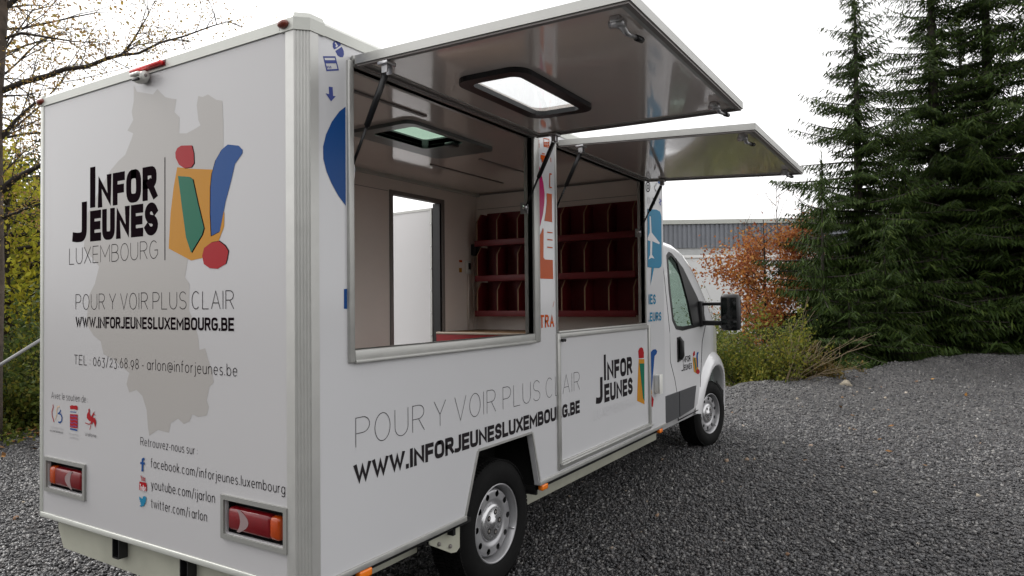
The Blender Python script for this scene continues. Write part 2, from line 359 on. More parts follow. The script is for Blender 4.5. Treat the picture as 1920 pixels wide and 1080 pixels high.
def lot_height(X, Y):
    d = edge_dist(X, Y)+.25*wob(X, Y, 1.1, .4)
    far = np.clip((X-6)/8, 0, 1)
    berm = np.exp(-((d-.45)/.6)**2)*(.05+.07*far*(1+.6*wob(X, Y, 1.7, 2.))+.16*np.clip((X-12.5)/4, 0, 1))
    roll = (.012+.022*far)*wob(X, Y, .9, 1.)*np.clip((np.hypot(X-2.5, Y-.9)-3.2)/3, 0, 1)
    return np.where(d < .1, np.minimum(berm, berm+(d-.1)*.6), berm)+roll
def gravel_material():
    m = bpy.data.materials.new('gravel_stones'); m.use_nodes = True; t = m.node_tree; b = t.nodes['Principled BSDF']
    tc = t.nodes.new('ShaderNodeTexCoord'); N = t.nodes.new; L = t.links.new
    vo = N('ShaderNodeTexVoronoi'); vo.inputs['Scale'].default_value = 58; L(tc.outputs['Object'], vo.inputs['Vector'])
    sep = N('ShaderNodeSeparateColor'); L(vo.outputs['Color'], sep.inputs[0])
    cr = N('ShaderNodeValToRGB'); e = cr.color_ramp.elements
    for _ in range(3): e.new(.5)
    for i, (p, c) in enumerate([(0, (.007, .007, .008)), (.35, (.028, .027, .028)), (.7, (.07, .068, .069)), (.92, (.15, .145, .143)), (1, (.28, .27, .25))]): e[i].position = p; e[i].color = (*c, 1)
    L(sep.outputs[0], cr.inputs[0])
    nz = N('ShaderNodeTexNoise'); nz.inputs['Scale'].default_value = .55; nz.inputs['Detail'].default_value = 5; L(tc.outputs['Object'], nz.inputs['Vector'])
    mr = N('ShaderNodeMapRange'); mr.inputs[1].default_value = .3; mr.inputs[2].default_value = .7; mr.inputs[3].default_value = .65; mr.inputs[4].default_value = 1.45; L(nz.outputs['Fac'], mr.inputs[0])
    mx = N('ShaderNodeVectorMath'); mx.operation = 'SCALE'; L(cr.outputs[0], mx.inputs[0]); L(mr.outputs[0], mx.inputs['Scale']); L(mx.outputs[0], b.inputs['Base Color'])
    bp = N('ShaderNodeBump'); bp.inputs['Strength'].default_value = 1; bp.inputs['Distance'].default_value = .03; bp.invert = True
    L(vo.outputs['Distance'], bp.inputs['Height']); L(bp.outputs[0], b.inputs['Normal'])
    b.inputs['Roughness'].default_value = .42
    return m
GRAVEL = gravel_material()
gx = np.concatenate([np.arange(-14, -4, .5), np.arange(-4, 19.01, .14)]); gy = np.concatenate([np.arange(-16, -8, .4), np.arange(-8, 12.01, .14)])
X, Y = np.meshgrid(gx, gy, indexing='ij'); Z = lot_height(X, Y)
keep = edge_dist(X, Y) > -1.2
idx = np.arange(X.size).reshape(X.shape)
q = np.stack([idx[:-1, :-1], idx[1:, :-1], idx[1:, 1:], idx[:-1, 1:]], -1).reshape(-1, 4)
q = q[keep.ravel()[q].all(1)]
o = np_mesh('gravel_ground', np.stack([X, Y, Z], -1).reshape(-1, 3), q, GRAVEL, smooth=True); o['kind'] = 'structure'; o['label'] = 'dark grey crushed stone yard under the truck'

# real stones lying on the yard in front of the camera, denser near it
def stones(n, name, m, rmin, rmax, size, near=True):
    th = rng.uniform(-R(56), R(56), n)+YAW; u_ = rng.random(n)
    rr = np.sqrt(rmin**2+(rmax**2-rmin**2)*u_**1.25)
    x = CAM[0]+rr*np.cos(th); y = CAM[1]+rr*np.sin(th)
    d = edge_dist(x, y); k = d > .15; x, y, rr = x[k], y[k], rr[k]; n = len(x)
    base = np.array([(0, 0, 1), (1, 0, .15), (.25, .95, .1), (-.85, .55, .2), (-.75, -.6, .1), (.35, -.9, .2), (0, 0, -.8)], float)
    sz = size*(.5+rng.random(n)**1.6*1.0)
    V = base[None]*(1+rng.normal(0, .2, (n, 7, 1)))*np.stack([np.ones(n), rng.uniform(.55, 1, n), rng.uniform(.45, 1.05, n)], -1)[:, None]
    a = rng.uniform(0, 6.28, n); b = rng.normal(0, .65, n); ca, sa, cb, sb = np.cos(a), np.sin(a), np.cos(b), np.sin(b)
    V = np.stack([V[..., 0]*cb[:, None]+V[..., 2]*sb[:, None], V[..., 1], -V[..., 0]*sb[:, None]+V[..., 2]*cb[:, None]], -1)
    V = np.stack([V[..., 0]*ca[:, None]-V[..., 1]*sa[:, None], V[..., 0]*sa[:, None]+V[..., 1]*ca[:, None], V[..., 2]], -1)*sz[:, None, None]
    V += np.stack([x, y, lot_height(x, y)+sz*.12], -1)[:, None]
    F = np.array([(0, 1, 2), (0, 2, 3), (0, 3, 4), (0, 4, 5), (0, 5, 1), (6, 2, 1), (6, 3, 2), (6, 4, 3), (6, 5, 4), (6, 1, 5)])
    return np_mesh(name, V.reshape(-1, 3), (F[None]+7*np.arange(n)[:, None, None]).reshape(-1, 3), m)
def stone_material():
    m = leafmat('loose_stone', [(.004, .004, .005), (.014, .014, .016), (.055, .054, .057), (.020, .019, .021), (.10, .10, .102), (.035, .029, .029), (.24, .235, .225)], 0, .30)
    m.node_tree.nodes['Principled BSDF'].inputs['Specular IOR Level'].default_value = .5
    return m
STONE = stone_material()
o = stones(235000, 'loose_gravel', STONE, 2.6, 9.5, .0130); tag(o, 'loose dark wet gravel stones lying over the yard', 'gravel', kind='stuff')
o = stones(120000, 'coarse_gravel', STONE, 7, 19, .017); tag(o, 'loose grey gravel further back on the yard', 'gravel', kind='stuff')
PALE = leafmat('pale_stone', [(.30, .24, .17), (.36, .32, .26), (.22, .13, .08), (.40, .36, .31)], 0, .7)
o = stones(420, 'pale_stones', PALE, 3, 14, .022); tag(o, 'few pale tan chips scattered among the dark gravel', 'gravel', kind='stuff')

SOIL = mat('forest_soil', (.045, .035, .02), .95, var=.6, vscale=2.5, bump=.6, bscale=9)
gs = np.concatenate([-np.geomspace(400, 22, 12), np.arange(-20, 40, 1.0), np.geomspace(42, 400, 12)])
X, Y = np.meshgrid(gs, gs, indexing='ij'); D = edge_dist(X, Y)
Z = np.where(D > -1.0, -.45, np.where(X > 6+Y*0, -.30, -.12))+.06*wob(X, Y, .5, .2)*(np.abs(X) < 60)
idx = np.arange(X.size).reshape(X.shape)
q = np.stack([idx[:-1, :-1], idx[1:, :-1], idx[1:, 1:], idx[:-1, 1:]], -1).reshape(-1, 4)
o = np_mesh('ground', np.stack([X, Y, Z], -1).reshape(-1, 3), q, SOIL, smooth=True); o['kind'] = 'structure'; o['label'] = 'dark forest soil around the yard'

# ================================================================ TRUCK
L_TRUCK = empty('box_truck', (0, 0, 0), 'white lettered box truck with two raised side hatches parked on the gravel', 'truck')
T = L_TRUCK
W = 1.889; XE = 3.872; ZT1, ZT0, ZB1, ZB0 = 2.524, 2.574, .495, .469
YI, ZC, XI = 1.835, 2.548, 3.79          # inner faces: far wall, ceiling, bulkhead

# ---- rear panel with its lettering
mb = MB()
lz0, lz1 = .604, .773; LY = [(.0786, .4558), (1.4592, 1.833)]
hole = lambda a, b: [(a+.022, lz0+.022), (b-.022, lz0+.022), (b-.022, lz1-.022), (a+.022, lz1-.022)]
mb.plate([(.078, ZB1), (W-.028, ZB1), (W-.028, ZT1), (.078, ZT1)], [hole(*LY[0]), hole(*LY[1])], lambda a, b, d: (d, a, b), WHITE_SHADED, .03)
F = Face(mb, REAR, rp, -1)
mp = [(251, 160), (257, 172), (275, 175), (287, 177), (295, 167), (310, 182), (322, 185), (331, 186), (327, 210), (337, 220), (336, 250), (350, 250), (365, 242), (376, 235), (372, 225), (369, 197), (372, 180), (380, 182), (390, 177), (405, 187), (417, 189), (419, 230), (419, 280), (412, 330), (395, 400), (365, 470), (352, 488), (347, 520), (344, 540), (355.5, 532), (354.4, 580.6), (371.5, 629), (374, 656), (385, 653), (390, 672), (398, 699), (401, 717.5), (393, 725.6), (387.7, 750), (392, 763), (387.7, 779), (371.5, 782), (361, 776.6), (355.5, 790), (344.7, 795), (334, 785), (320.5, 793), (316.8, 811.5), (296.3, 806), (280, 817), (277.5, 801), (275, 768.6), (266.8, 742), (256, 731), (242.6, 736), (237.3, 720), (242.6, 699), (210.4, 672), (194.3, 664), (189, 640), (175.5, 629), (162, 607.4), (167, 554), (178, 532), (186, 500), (180, 492), (157, 465), (165, 400), (190, 350), (207, 320), (222, 302), (235, 290), (247, 260), (250, 250), (239, 245), (250, 225), (247, 210), (251, 190)]
mp = mp[:28]+mp[29:]
F.poly(mp, MAPC)
F.text('I', (169, 390), (181.5, 388.5), (169, 314), TXT, .24, True)
F.text('NFOR', (183.5, 388.6), (294.5, 375), (183.5, 328), TXT, .27, True, gap=.13, tr=(294, 312))
F.text('J', (136, 456), (163, 452), (136, 382.5), TXT, .24, True)
F.text('EUNES', (169, 452.5), (296.5, 441), (169, 393), TXT, .27, True, gap=.13, tr=(296, 381))
F.text('LUXEMBOURG', (130, 496), (296.5, 484), (130, 465), TXT, .045, gap=.24, tr=(296.5, 452))
F.line([(309.5, 295), (309.5, 488)], .006, TXT)
F.text('POUR Y VOIR PLUS CLAIR', (142, 581), (439, 578), (142, 553), TXTS, .05, gap=.26, space=.12, tr=(439, 544))
F.text('WWW.INFORJEUNESLUXEMBOURG.BE', (142, 616), (439, 619), (142, 595), TXT, .195, True, gap=.16, tr=(439, 594))
F.text('TEL : 063/23.68.98 - arlon@inforjeunes.be', (139, 684), (445, 704), (139, 667), TXT, .075, gap=.26, space=.12, tr=(445, 682))
F.text('Avec le soutien de :', (96.5, 748), (165, 754), (96.5, 736), TXTS, .07, gap=.24, space=.12)
F.text('Retrouvez-nous sur :', (263.6, 835), (371, 852.5), (263.6, 822), TXT, .08, gap=.24, space=.14, tr=(371, 835))
F.text('facebook.com/inforjeunes.luxembourg', (283, 879), (535, 923), (283, 864), TXT, .085, gap=.24, tr=(535, 903))
F.text('youtube.com/ijarlon', (283.5, 919), (403.5, 940), (283.5, 903), TXT, .085, gap=.24, tr=(403.5, 921))
F.text('twitter.com/i arlon', (283.5, 954), (388.5, 975), (283.5, 938), TXT, .085, gap=.24, space=.06, tr=(388.5, 957))
# funder marks: ribbon letters, crowned crest, rooster
px = lambda L: [(80+a/9, 720+b/9) for a, b in L]
F.line(px([(178, 345), (182, 390), (160, 470), (165, 540), (195, 640)]), .006, VRED)
F.line(px([(290, 375), (255, 385), (235, 450), (240, 520), (210, 600)]), .006, VTAN)
F.line(px([(305, 435), (300, 470), (268, 495), (310, 510), (330, 560), (325, 620), (300, 650), (268, 640)]), .008, VBLU)
F.poly(px([(465, 370), (500, 355), (530, 365), (570, 360), (598, 385), (590, 440), (530, 425), (470, 425)]), VRED)
F.line(px([(470, 468), (570, 475)]), .004, VBLU)
F.poly(px([(465, 505), (595, 515), (595, 750), (465, 730)]), VRED)
for k in range(4): F.line(px([(468, 535+k*55), (500, 552+k*55), (535, 540+k*55), (592, 560+k*55)]), .003, VNAV)
F.line(px([(470, 755), (590, 780)]), .008, VBLU)
F.poly(px([(795, 410), (775, 430), (780, 470), (755, 500), (750, 570), (790, 620), (830, 640), (850, 600), (820, 540), (800, 500), (800, 440)]), VRED)
F.poly(px([(825, 560), (850, 500), (885, 455), (870, 500), (905, 530), (865, 520), (850, 560), (890, 575), (910, 640), (895, 740), (875, 660), (850, 640), (840, 690), (820, 640)]), VRED)
F.line(px([(725, 655), (790, 680), (825, 650), (818, 700), (800, 770)]), .004, VRED)
F.text('Wallonie', (160, 816), (181, 821), (160, 810), TXTS, .11, gap=.24)
F.text('Province de', (130, 815), (147, 817.5), (130, 811.5), TXTG, .12, gap=.24); F.text('Luxembourg', (130, 821), (147, 824), (130, 817.5), TXTG, .12, gap=.24)
F.text('FEDERATION', (96, 803), (119, 806), (96, 800), TXTG, .12); F.text('WALLONIE-BRUXELLES', (94, 809), (119, 812.5), (94, 806), TXTS, .14)
# web icons
px = lambda L: [(60+a/3.6, 700+b/3.6) for a, b in L]
F.poly(px([(762, 570), (752, 569), (744, 577), (743, 598), (734, 597), (734, 612), (743, 613), (742, 660), (754, 663), (754, 615), (763, 616), (764, 601), (754, 599), (755, 585), (763, 585)]), VBLU)
F.text('You', (264.5, 901), (273, 902.5), (264.5, 891), VRED, .15, True, gap=.3)
F.poly(px([(728, 733), (733, 729), (772, 737), (776, 742), (777, 790), (772, 796), (731, 787), (727, 782)]), VRED)
F.text('Tube', (262.8, 918), (274.5, 921), (262.8, 907.5), VWHT, .15, False, gap=.3)
F.poly(px([(728, 830), (742, 842), (750, 845), (752, 832), (762, 826), (770, 834), (777, 834), (773, 846), (771, 868), (758, 893), (740, 900), (729, 893), (742, 886), (734, 878), (740, 876), (730, 864), (735, 862), (728, 848)]), VSKY)
rear_panel = mb.build('rear_panel', T)
def logo(parent, to3, pxf, shapes, off=.0007):
    mb = MB(); F = Face(mb, to3, pxf, 1, off)
    for pts, m, dx, dy in shapes:
        if dx or dy: F.poly([(u+dx, v+dy) for u, v in pts], TXT)
        F.poly(pts, m)
    return mb.build('logo', parent)
h = lambda L: [(60+a/2, b/2) for a, b in L]
S_R1 = h([(545, 556), (560, 546), (600, 545), (607, 575), (608, 612), (598, 627), (572, 631), (552, 618), (539, 592), (538, 572)])
S_OR = h([(545, 627), (600, 633), (680, 636), (690, 660), (700, 720), (722, 800), (721, 850), (700, 905), (650, 965), (597, 977), (513, 932), (520, 800), (532, 700)])
S_GR = h([(548, 660), (590, 663), (603, 672), (622, 760), (645, 855), (638, 880), (597, 948), (578, 890), (562, 770)])
S_BL = h([(676, 650), (690, 600), (713, 560), (735, 542), (775, 546), (791, 562), (790, 575), (762, 615), (747, 680), (727, 755), (705, 868), (674, 884), (670, 800), (671, 700)])
S_R2 = h([(702, 904), (725, 922), (737, 942), (732, 972), (727, 990), (697, 1008), (667, 1006), (645, 990), (639, 960), (646, 930), (672, 910)])
logo(rear_panel, REAR, rp, [(S_OR, VORG, 0, 0), (S_R1, VRED, 1.8, .8), (S_GR, VGRN, 2.2, .8), (S_BL, VBLU, -1.4, 1.6), (S_R2, VRED, 1.6, -1.0)])

# ---- extruded aluminium corner, grooved on its chamfer
def corner(mirror):
    prof = [(-.005, .080), (-.005, .036)]
    a, b = np.array((-.005, .036)), np.array((.036, -.005)); nrm = np.array((1, 1))/math.sqrt(2)
    for k in range(5):
        for f, dd in ((.04, 0), (.12, 0), (.14, .0022), (.19, .0022)): q_ = a+(b-a)*(k*.2+f); prof.append(tuple(q_+nrm*dd))
    prof += [(.036, -.005), (.076, -.005), (.076, .03), (.03, .03), (.03, .080)]
    mb = MB(); n = len(prof); y = (lambda v: W-v) if mirror else (lambda v: v)
    vs = [(p, y(q_), ZB0) for p, q_ in prof]+[(p, y(q_), ZT1+.002) for p, q_ in prof]
    mb.add(vs, [(i, (i+1) % n, n+(i+1) % n, n+i) for i in range(n)], ALUD)
    return mb.build('corner_profile', T)
corner(False); mb = MB(); mb.box(-.004, .03, W-.028, W+.004, ZB0, ZT1, RAIL, .004); mb.box(.03, .06, W-.002, W+.005, ZB0, ZT1, RAIL); mb.build('corner_profile', T)

# ---- roof rails, cap, bottom rail
mb = MB()
def rail(p0, p1, inn, m):
    """sloping-topped rail from p0 to p1; inn = horizontal inward direction"""
    i = Vector(inn); z = Vector((0, 0, 1)); p0, p1 = Vector(p0), Vector(p1)
    pr = [(-.006, -.006), (-.006, .034), (.012, .052), (.10, .060), (.10, 0), (.0, 0)]
    n = len(pr); vs = [p+i*a+z*b for p in (p0, p1) for a, b in pr]
    mb.add(vs, [(k, (k+1) % n, n+(k+1) % n, n+k) for k in range(n)]+[tuple(range(n)), tuple(range(n, 2*n))], m)
rail((0, .10, ZT1), (0, W-.03, ZT1), (1, 0, 0), RAIL); rail((.10, 0, ZT1), (XE, 0, ZT1), (0, 1, 0), RAIL)
rail((.03, W, ZT1), (XE, W, ZT1), (0, -1, 0), RAIL)
cap = [(-.009, .105), (-.009, .034), (.034, -.009), (.105, -.009), (.105, .105)]
n = 5; vs = [(a, b, ZT1-.009) for a, b in cap]+[(a, b, ZT1+.037) for a, b in cap]+[(a*.9+.01, b*.9+.01, ZT1+.058) for a, b in cap]
mb.add(vs, [(i, (i+1) % n, n+(i+1) % n, n+i) for i in range(n)]+[(n+i, n+(i+1) % n, 2*n+(i+1) % n, 2*n+i) for i in range(n)]+[tuple(range(2*n, 3*n)), tuple(range(n))], RAIL)
mb.box(-.008, .05, W-.035, W+.008, ZT1-.006, ZT1+.05, RAIL, .006)
mb.build('roof_rail', T)
mb = MB(); mb.box(-.006, .035, .08, W-.01, ZB0, ZB1-.001, RAIL, .003); mb.build('bottom_rail', T)

# ---- side panel: openings, wheel arch, lettering
WX0, WX1, WZ0, WZ1 = .2523, 1.6712, 1.332, 2.4443
HX0, HX1, HZB = 1.957, 3.4294, 1.3216
ZS = .4697; AX = [1.0, 1.1097, 1.6362, 1.7194]; AZT = .7762
mb = MB()
outer = [(.076, ZS), (AX[0], ZS), (AX[1], AZT), (AX[2], AZT), (AX[3], ZS), (XE, ZS), (XE, ZT1), (.076, ZT1)]
hatch_hole = [(1.975, .545), (3.478, .545), (3.478, 1.295), (1.975, 1.295)]
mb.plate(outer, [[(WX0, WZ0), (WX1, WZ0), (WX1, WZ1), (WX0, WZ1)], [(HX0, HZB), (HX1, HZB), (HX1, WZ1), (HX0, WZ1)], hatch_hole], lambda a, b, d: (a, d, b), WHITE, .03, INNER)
F = Face(mb, SIDE, sp, 1)
def sub(L, ox, oy, s_): return [(ox+a/s_, oy+b/s_) for a, b in L]
# left pillar
c3 = lambda L: sub(L, 480, 0, 5.143)
F.poly(c3([(738, 420), (748, 400), (775, 392), (805, 408), (820, 435), (770, 470), (752, 478), (740, 455)]), VNAV)
F.line(c3([(762, 412), (782, 440), (768, 452)]), .006, VWHT)
F.poly(c3([(763, 492), (790, 475), (826, 450), (845, 490), (848, 525), (838, 552), (810, 552), (785, 535)]), VNAV)
F.line(c3([(652, 550), (762, 550), (792, 672), (682, 678), (652, 550)]), .006, VNAV)
F.poly(c3([(660, 580), (770, 580), (778, 610), (668, 612)]), VNAV)
for k in range(3): F.line(c3([(684+k*16, 635), (690+k*16, 660)]), .004, VNAV)
F.poly(c3([(700, 835), (738, 840), (742, 925), (768, 928), (722, 978), (670, 900), (703, 908)]), VNAV)
cpt = [(647.5, 200), (636, 209), (622, 228), (611, 252), (605.5, 275), (606, 298), (612, 322), (622, 345), (634, 367), (648, 386)]
F.poly(cpt, VBLU); F.poly([(644.5, 542), (650.5, 541.5), (650.5, 579), (644.5, 579)], VBLU)
# slogan, address
F.text('POUR Y VOIR PLUS CLAIR', (666.5, 838), (1087, 731), (666.5, 782), TXTS, .026, gap=.3, space=.14, tr=(1087, 698))
F.text('WWW.INFORJEUNESLUXEMBOURG.BE', (663, 908), (1087, 775.7), (663, 868), TXTS, .245, True, gap=.12, tr=(1087, 752))
# middle post
c2 = lambda L: sub(L, 995, 240, 5.4)
F.poly(c2([(66, 345), (84, 380), (105, 455), (128, 560), (140, 660), (138, 760), (122, 880), (98, 980), (76, 1040)]), VPNK)
F.poly(c2([(160, 660), (213, 668), (217, 955), (138, 940), (152, 850), (162, 740)]), VOR2)
c6 = lambda L: sub(L, 995, 430, 5.143)
F.poly(c6([(78, 70), (96, 40), (118, -15), (124, 10), (122, 270), (135, 290), (212, 296), (216, 480), (95, 476), (82, 462)]), VOR2)
for v in (28, 98, 172): F.poly(c6([(158, v-7), (210, v), (210, v+12), (158, v+7)]), VOR2)
F.line(c6([(212, 750), (224, 695)]), .004, VOR2)
F.text('TRA', (1012.2, 615), (1038.7, 613), (1012.2, 590.5), VOR2, .19, True, gap=.3)
F.line(c2([(75, 120), (82, 125), (80, 150), (85, 165), (84, 195), (76, 185)]), .005, VOR2)
F.line(c2([(130, 105), (184, 115), (184, 195), (132, 185), (130, 105)]), .005, VOR2)
for i in range(3):
    for j in range(2): F.poly(c2([(136+i*16, 140+j*24), (148+i*16, 142+j*24), (148+i*16, 160+j*24), (136+i*16, 158+j*24)]), VOR2)
F.poly(c2([(98, 270), (150, 280), (150, 330), (125, 325), (122, 348), (110, 345), (110, 318), (98, 315)]), VOR2)
F.line(c2([(112, 258), (140, 263)]), .006, VOR2); F.line(c2([(200, 300), (202, 345)]), .008, VOR2)
F.line(c2([(210, 468), (190, 465), (190, 600), (212, 605)]), .008, VOR2)
# front post
c4 = lambda L: sub(L, 1190, 270, 3.0857)
F.line(c4(arc(76, 248, 12, 28, 90, 450, 14)), .009, TXTS); F.line(c4(arc(76, 248, 5, 12, 90, 450, 10)), .008, TXTS)
F.line(c4([(112, 240), (116, 262), (124, 275)]), .008, TXTS); F.line(c4([(120, 245), (124, 225)]), .008, TXTS)
F.poly(c4([(134, 196), (146, 200), (146, 232), (134, 226)]), VBLU); F.line(c4([(75, 310), (86, 312), (86, 342), (75, 340), (75, 310)]), .006, TXTG)
F.poly(c4([(104, 308), (112, 325), (116, 350), (106, 342)]), TXTS); F.line(c4([(142, 318), (152, 330), (142, 338), (150, 355)]), .012, VNAV)
F.poly(c4([(73, 375), (125, 380), (146, 392), (153, 420), (155, 690), (152, 708), (140, 718), (110, 717), (90, 820), (97, 716), (73, 712)]), VSKY)
F.poly(c4([(84, 418), (91, 420), (96, 512), (143, 572), (140, 580), (100, 562), (98, 640), (112, 662), (95, 658), (78, 668), (88, 640), (89, 562), (73, 556), (73, 545), (86, 512)]), VWHT)
F.text('IES', (1216, 571), (1229, 570), (1216, 552), VSKY, .19, True, gap=.3); F.text('.EURS', (1215.8, 603), (1239.5, 601), (1215.8, 586), VSKY, .19, True, gap=.3)
# inner trim of the wheel arch and the lower edge
side_panel = mb.build('side_panel', T)
mb = MB()
for p in ([(.078, ZS), (AX[0], ZS)], [(AX[3], ZS), (XE, ZS)]):
    mb.box(p[0][0], p[1][0], -.008, .034, ZS-.004, ZS+.022, ALU, .003)
def bar2(a, b, wd, m):
    d = Vector((b[0]-a[0], 0, b[1]-a[1])).normalized(); nn = Vector((-d.z, 0, d.x))*wd
    A, B = Vector((a[0], 0, a[1])), Vector((b[0], 0, b[1]))
    q0 = [A+nn*0, B+nn*0, B+nn, A+nn]
    mb.hexa([(p.x, -.005, p.z) for p in q0], [(p.x, .034, p.z) for p in q0], m)
bar2((AX[0], ZS+.02), (AX[1], AZT), .012, ALU); bar2((AX[1], AZT), (AX[2], AZT), .012, ALU); bar2((AX[2], AZT), (AX[3], ZS+.02), .012, ALU)
mb.build('edge_trim', T)
# hatch-side emblem crosses from the lower hatch onto the post
c7 = lambda L: sub(L, 980, 580, 3.175)
mbl = logo(side_panel, SIDE, sp, [(c7([(754, 380), (754, 300), (762, 255), (775, 240), (790, 237), (801, 248), (797, 265), (785, 278), (776, 390), (768, 478), (757, 492)]), VBLU, 0, 0), (c7([(755, 492), (768, 480), (770, 505), (756, 512)]), VORG, 0, 0), (c7([(756, 512), (766, 508), (780, 535), (775, 580), (757, 580)]), VRED, 0, 0)])
# lower hatch door with its frame
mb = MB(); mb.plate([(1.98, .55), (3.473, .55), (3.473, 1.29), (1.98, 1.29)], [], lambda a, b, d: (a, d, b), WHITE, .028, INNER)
F = Face(mb, SIDE, sp, 1)
F.text('I', c7([(484, 425)])[0], c7([(499, 421)])[0], c7([(484, 270)])[0], TXTS, .2, True)
F.text('NFOR', c7([(503, 415)])[0], c7([(652, 392)])[0], c7([(503, 305)])[0], TXTS, .25, True, gap=.15, tr=c7([(652, 283)])[0])
F.text('J', c7([(436, 566)])[0], c7([(477, 556)])[0], c7([(440, 408)])[0], TXTS, .24, True)
F.text('EUNES', c7([(486, 552)])[0], c7([(655, 506)])[0], c7([(486, 440)])[0], TXTS, .25, True, gap=.15, tr=c7([(655, 408)])[0])
F.text('LUXEMBOURG', c7([(424, 656)])[0], c7([(658, 582)])[0], c7([(424, 600)])[0], TXTG, .03, gap=.26, tr=c7([(658, 532)])[0])
F.line(c7([(668, 250), (671, 580)]), .003, TXTG)
hatch = mb.build('lower_hatch', T)
logo(hatch, SIDE, sp, [(c7([(690, 296), (724, 296), (725, 566), (680, 545), (684, 420)]), VORG, 0, 0), (c7([(690, 292), (687, 250), (694, 232), (705, 225), (716, 232), (722, 258), (721, 290)]), VRED, 0, 0), (c7([(695, 322), (724, 322), (725, 545), (716, 530)]), VGRN, -.3, 0)])
mb = MB()
for a in ((1.942, 1.979, .505, 1.3216), (3.474, 3.510, .505, 1.3216)): mb.box(a[0], a[1], -.014, .03, a[2], a[3], ALU, .004)
mb.box(1.979, 3.474, -.013, .03, 1.291, 1.3216, ALU, .004); mb.box(1.979, 3.474, -.011, .03, .505, .549, ALU, .003)
mb.box(1.952, 3.500, -.034, -.0145, .531, .543, ALU, .003); mb.tube([(1.985, -.014, 1.278), (1.985, -.03, 1.278)], .010, BLACK, 8); mb.tube([(2.01, -.014, 1.278), (2.01, -.03, 1.278)], .010, BLACK, 8)
mb.build('hatch_frame', hatch)
# window frames
def frame(x0, x1, z0, z1, l, r, b, t, y0, y1):
    mb = MB()
    mb.box(x0-l, x0, y0, y1, z0-b, z1+t, ALU, .005); mb.box(x1, x1+r, y0, y1, z0-b, z1+t, ALU, .005)
    mb.box(x0, x1, y0+.001, y1, z0-b, z0, ALU, .005); mb.box(x0, x1, y0+.001, y1, z1, z1+t, ALU, .005)
    mb.box(x0, x1, y0-.006, y0+.012, z0-b-.004, z0-b+.012, ALU, .004)
    return mb.build('window_frame', T)
frame(WX0, WX1, WZ0, WZ1, .030, .064, .050, .02, -.014, .055)
frame(HX0, HX1, HZB+.008, WZ1, .012, .022, .006, .02, -.010, .055)
# ---- body: far wall with doorway, floor, roof, bulkhead
DX0, DX1, DZ1 = 2.575, 3.235, 2.405
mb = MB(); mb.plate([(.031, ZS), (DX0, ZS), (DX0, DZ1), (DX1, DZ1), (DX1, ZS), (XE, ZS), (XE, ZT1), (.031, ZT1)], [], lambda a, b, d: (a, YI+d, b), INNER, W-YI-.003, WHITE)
far = mb.build('far_wall', T)
mb = MB()
for a in ((DX0-.035, DX0+.004), (DX1-.004, DX1+.035)): mb.box(a[0], a[1], YI-.012, W+.004, .56, DZ1+.03, GREYJ, .004)
mb.box(DX0+.005, DX1-.005, YI-.011, W+.004, DZ1-.004, DZ1+.03, GREYJ, .004); mb.box(DX1-.03, DX1-.006, YI-.003, W+.02, .57, DZ1-.006, BLACK)
mb.build('door_frame', T)
# the entrance door stands open behind the doorway
hx, hy = DX1-.012, W+.03; wd = .60
best = None
for k in range(200):
    a = R(70+k*.35); p = np.array((hx+wd*math.cos(a), hy+wd*math.sin(a)))-CAM[:2]
    v = np.array((p[0], p[1], .4)); z_ = v@FW; u_ = 960+FPX*(v@RT)/z_
    if best is None or abs(u_-729) < best[0]: best = (abs(u_-729), a)
A_ = best[1]; print('DOOR', math.degrees(A_), best); dx, dy = math.cos(A_), math.sin(A_); DH = 2.365
mb = MB(); nrm = (-dy, dx)
def leaf(s0, s1, t0, t1, z0, z1, m):
    q0 = [(hx+dx*s+nrm[0]*t0, hy+dy*s+nrm[1]*t0) for s in (s0, s1)]; q1 = [(hx+dx*s+nrm[0]*t1, hy+dy*s+nrm[1]*t1) for s in (s0, s1)]
    mb.hexa([(*q0[0], z0), (*q0[1], z0), (*q1[1], z0), (*q1[0], z0)], [(*q0[0], z1), (*q0[1], z1), (*q1[1], z1), (*q1[0], z1)], m)
leaf(.022, wd-.022, -.016, .016, .542, DH-.022, mat('door_white', (.62, .61, .61), .35)); leaf(0, .022, -.02, .02, .52, DH, ALU); leaf(wd-.022, wd, -.02, .02, .52, DH, ALU)
leaf(.023, wd-.023, -.02, .02, .52, .542, ALU); leaf(.023, wd-.023, -.02, .02, DH-.022, DH, ALU)
for s_ in (.011, wd-.011):
    for k in range(9):
        for t_ in (-.022, .022): mb.tube([(hx+dx*s_+nrm[0]*t_*.8, hy+dy*s_+nrm[1]*t_*.8, .62+k*.20), (hx+dx*s_+nrm[0]*t_*1.1, hy+dy*s_+nrm[1]*t_*1.1, .62+k*.20)], .006, ZINC, 6)
door = mb.build('entrance_door', T)
for z in (.75, 1.45, 2.15):
    mb = MB(); mb.tube([(hx+.004, hy-.012, z-.05), (hx+.004, hy-.012, z+.05)], .011, BLACK, 8); mb.build('hinge', door)
VX0, VX1, VY0, VY1 = 1.36, 1.86, .60, .92
mb = MB(); mb.plate([(.031, .031), (XI, .031), (XI, YI), (.031, YI)], [[(VX0, VY0), (VX1, VY0), (VX1, VY1), (VX0, VY1)]], lambda a, b, d: (a, b, ZC+d), GLOSSW, .03, WHITE)
roof = mb.build('roof', T)
mb = MB(); mb.plate([(.031, .031), (.93, .031), (.93, .345), (1.79, .345), (1.79, .031), (XI, .031), (XI, YI), (.031, YI)], [], lambda a, b, d: (a, b, .50+d), mat('grey_floor', (.34, .31, .29), .6, var=.2, vscale=8), .06); mb.build('floor', T)
mb = MB(); mb.box(XI, XE-.001, .031, YI-.001, .50, ZT1+.02, INNER); mb.build('bulkhead', T)
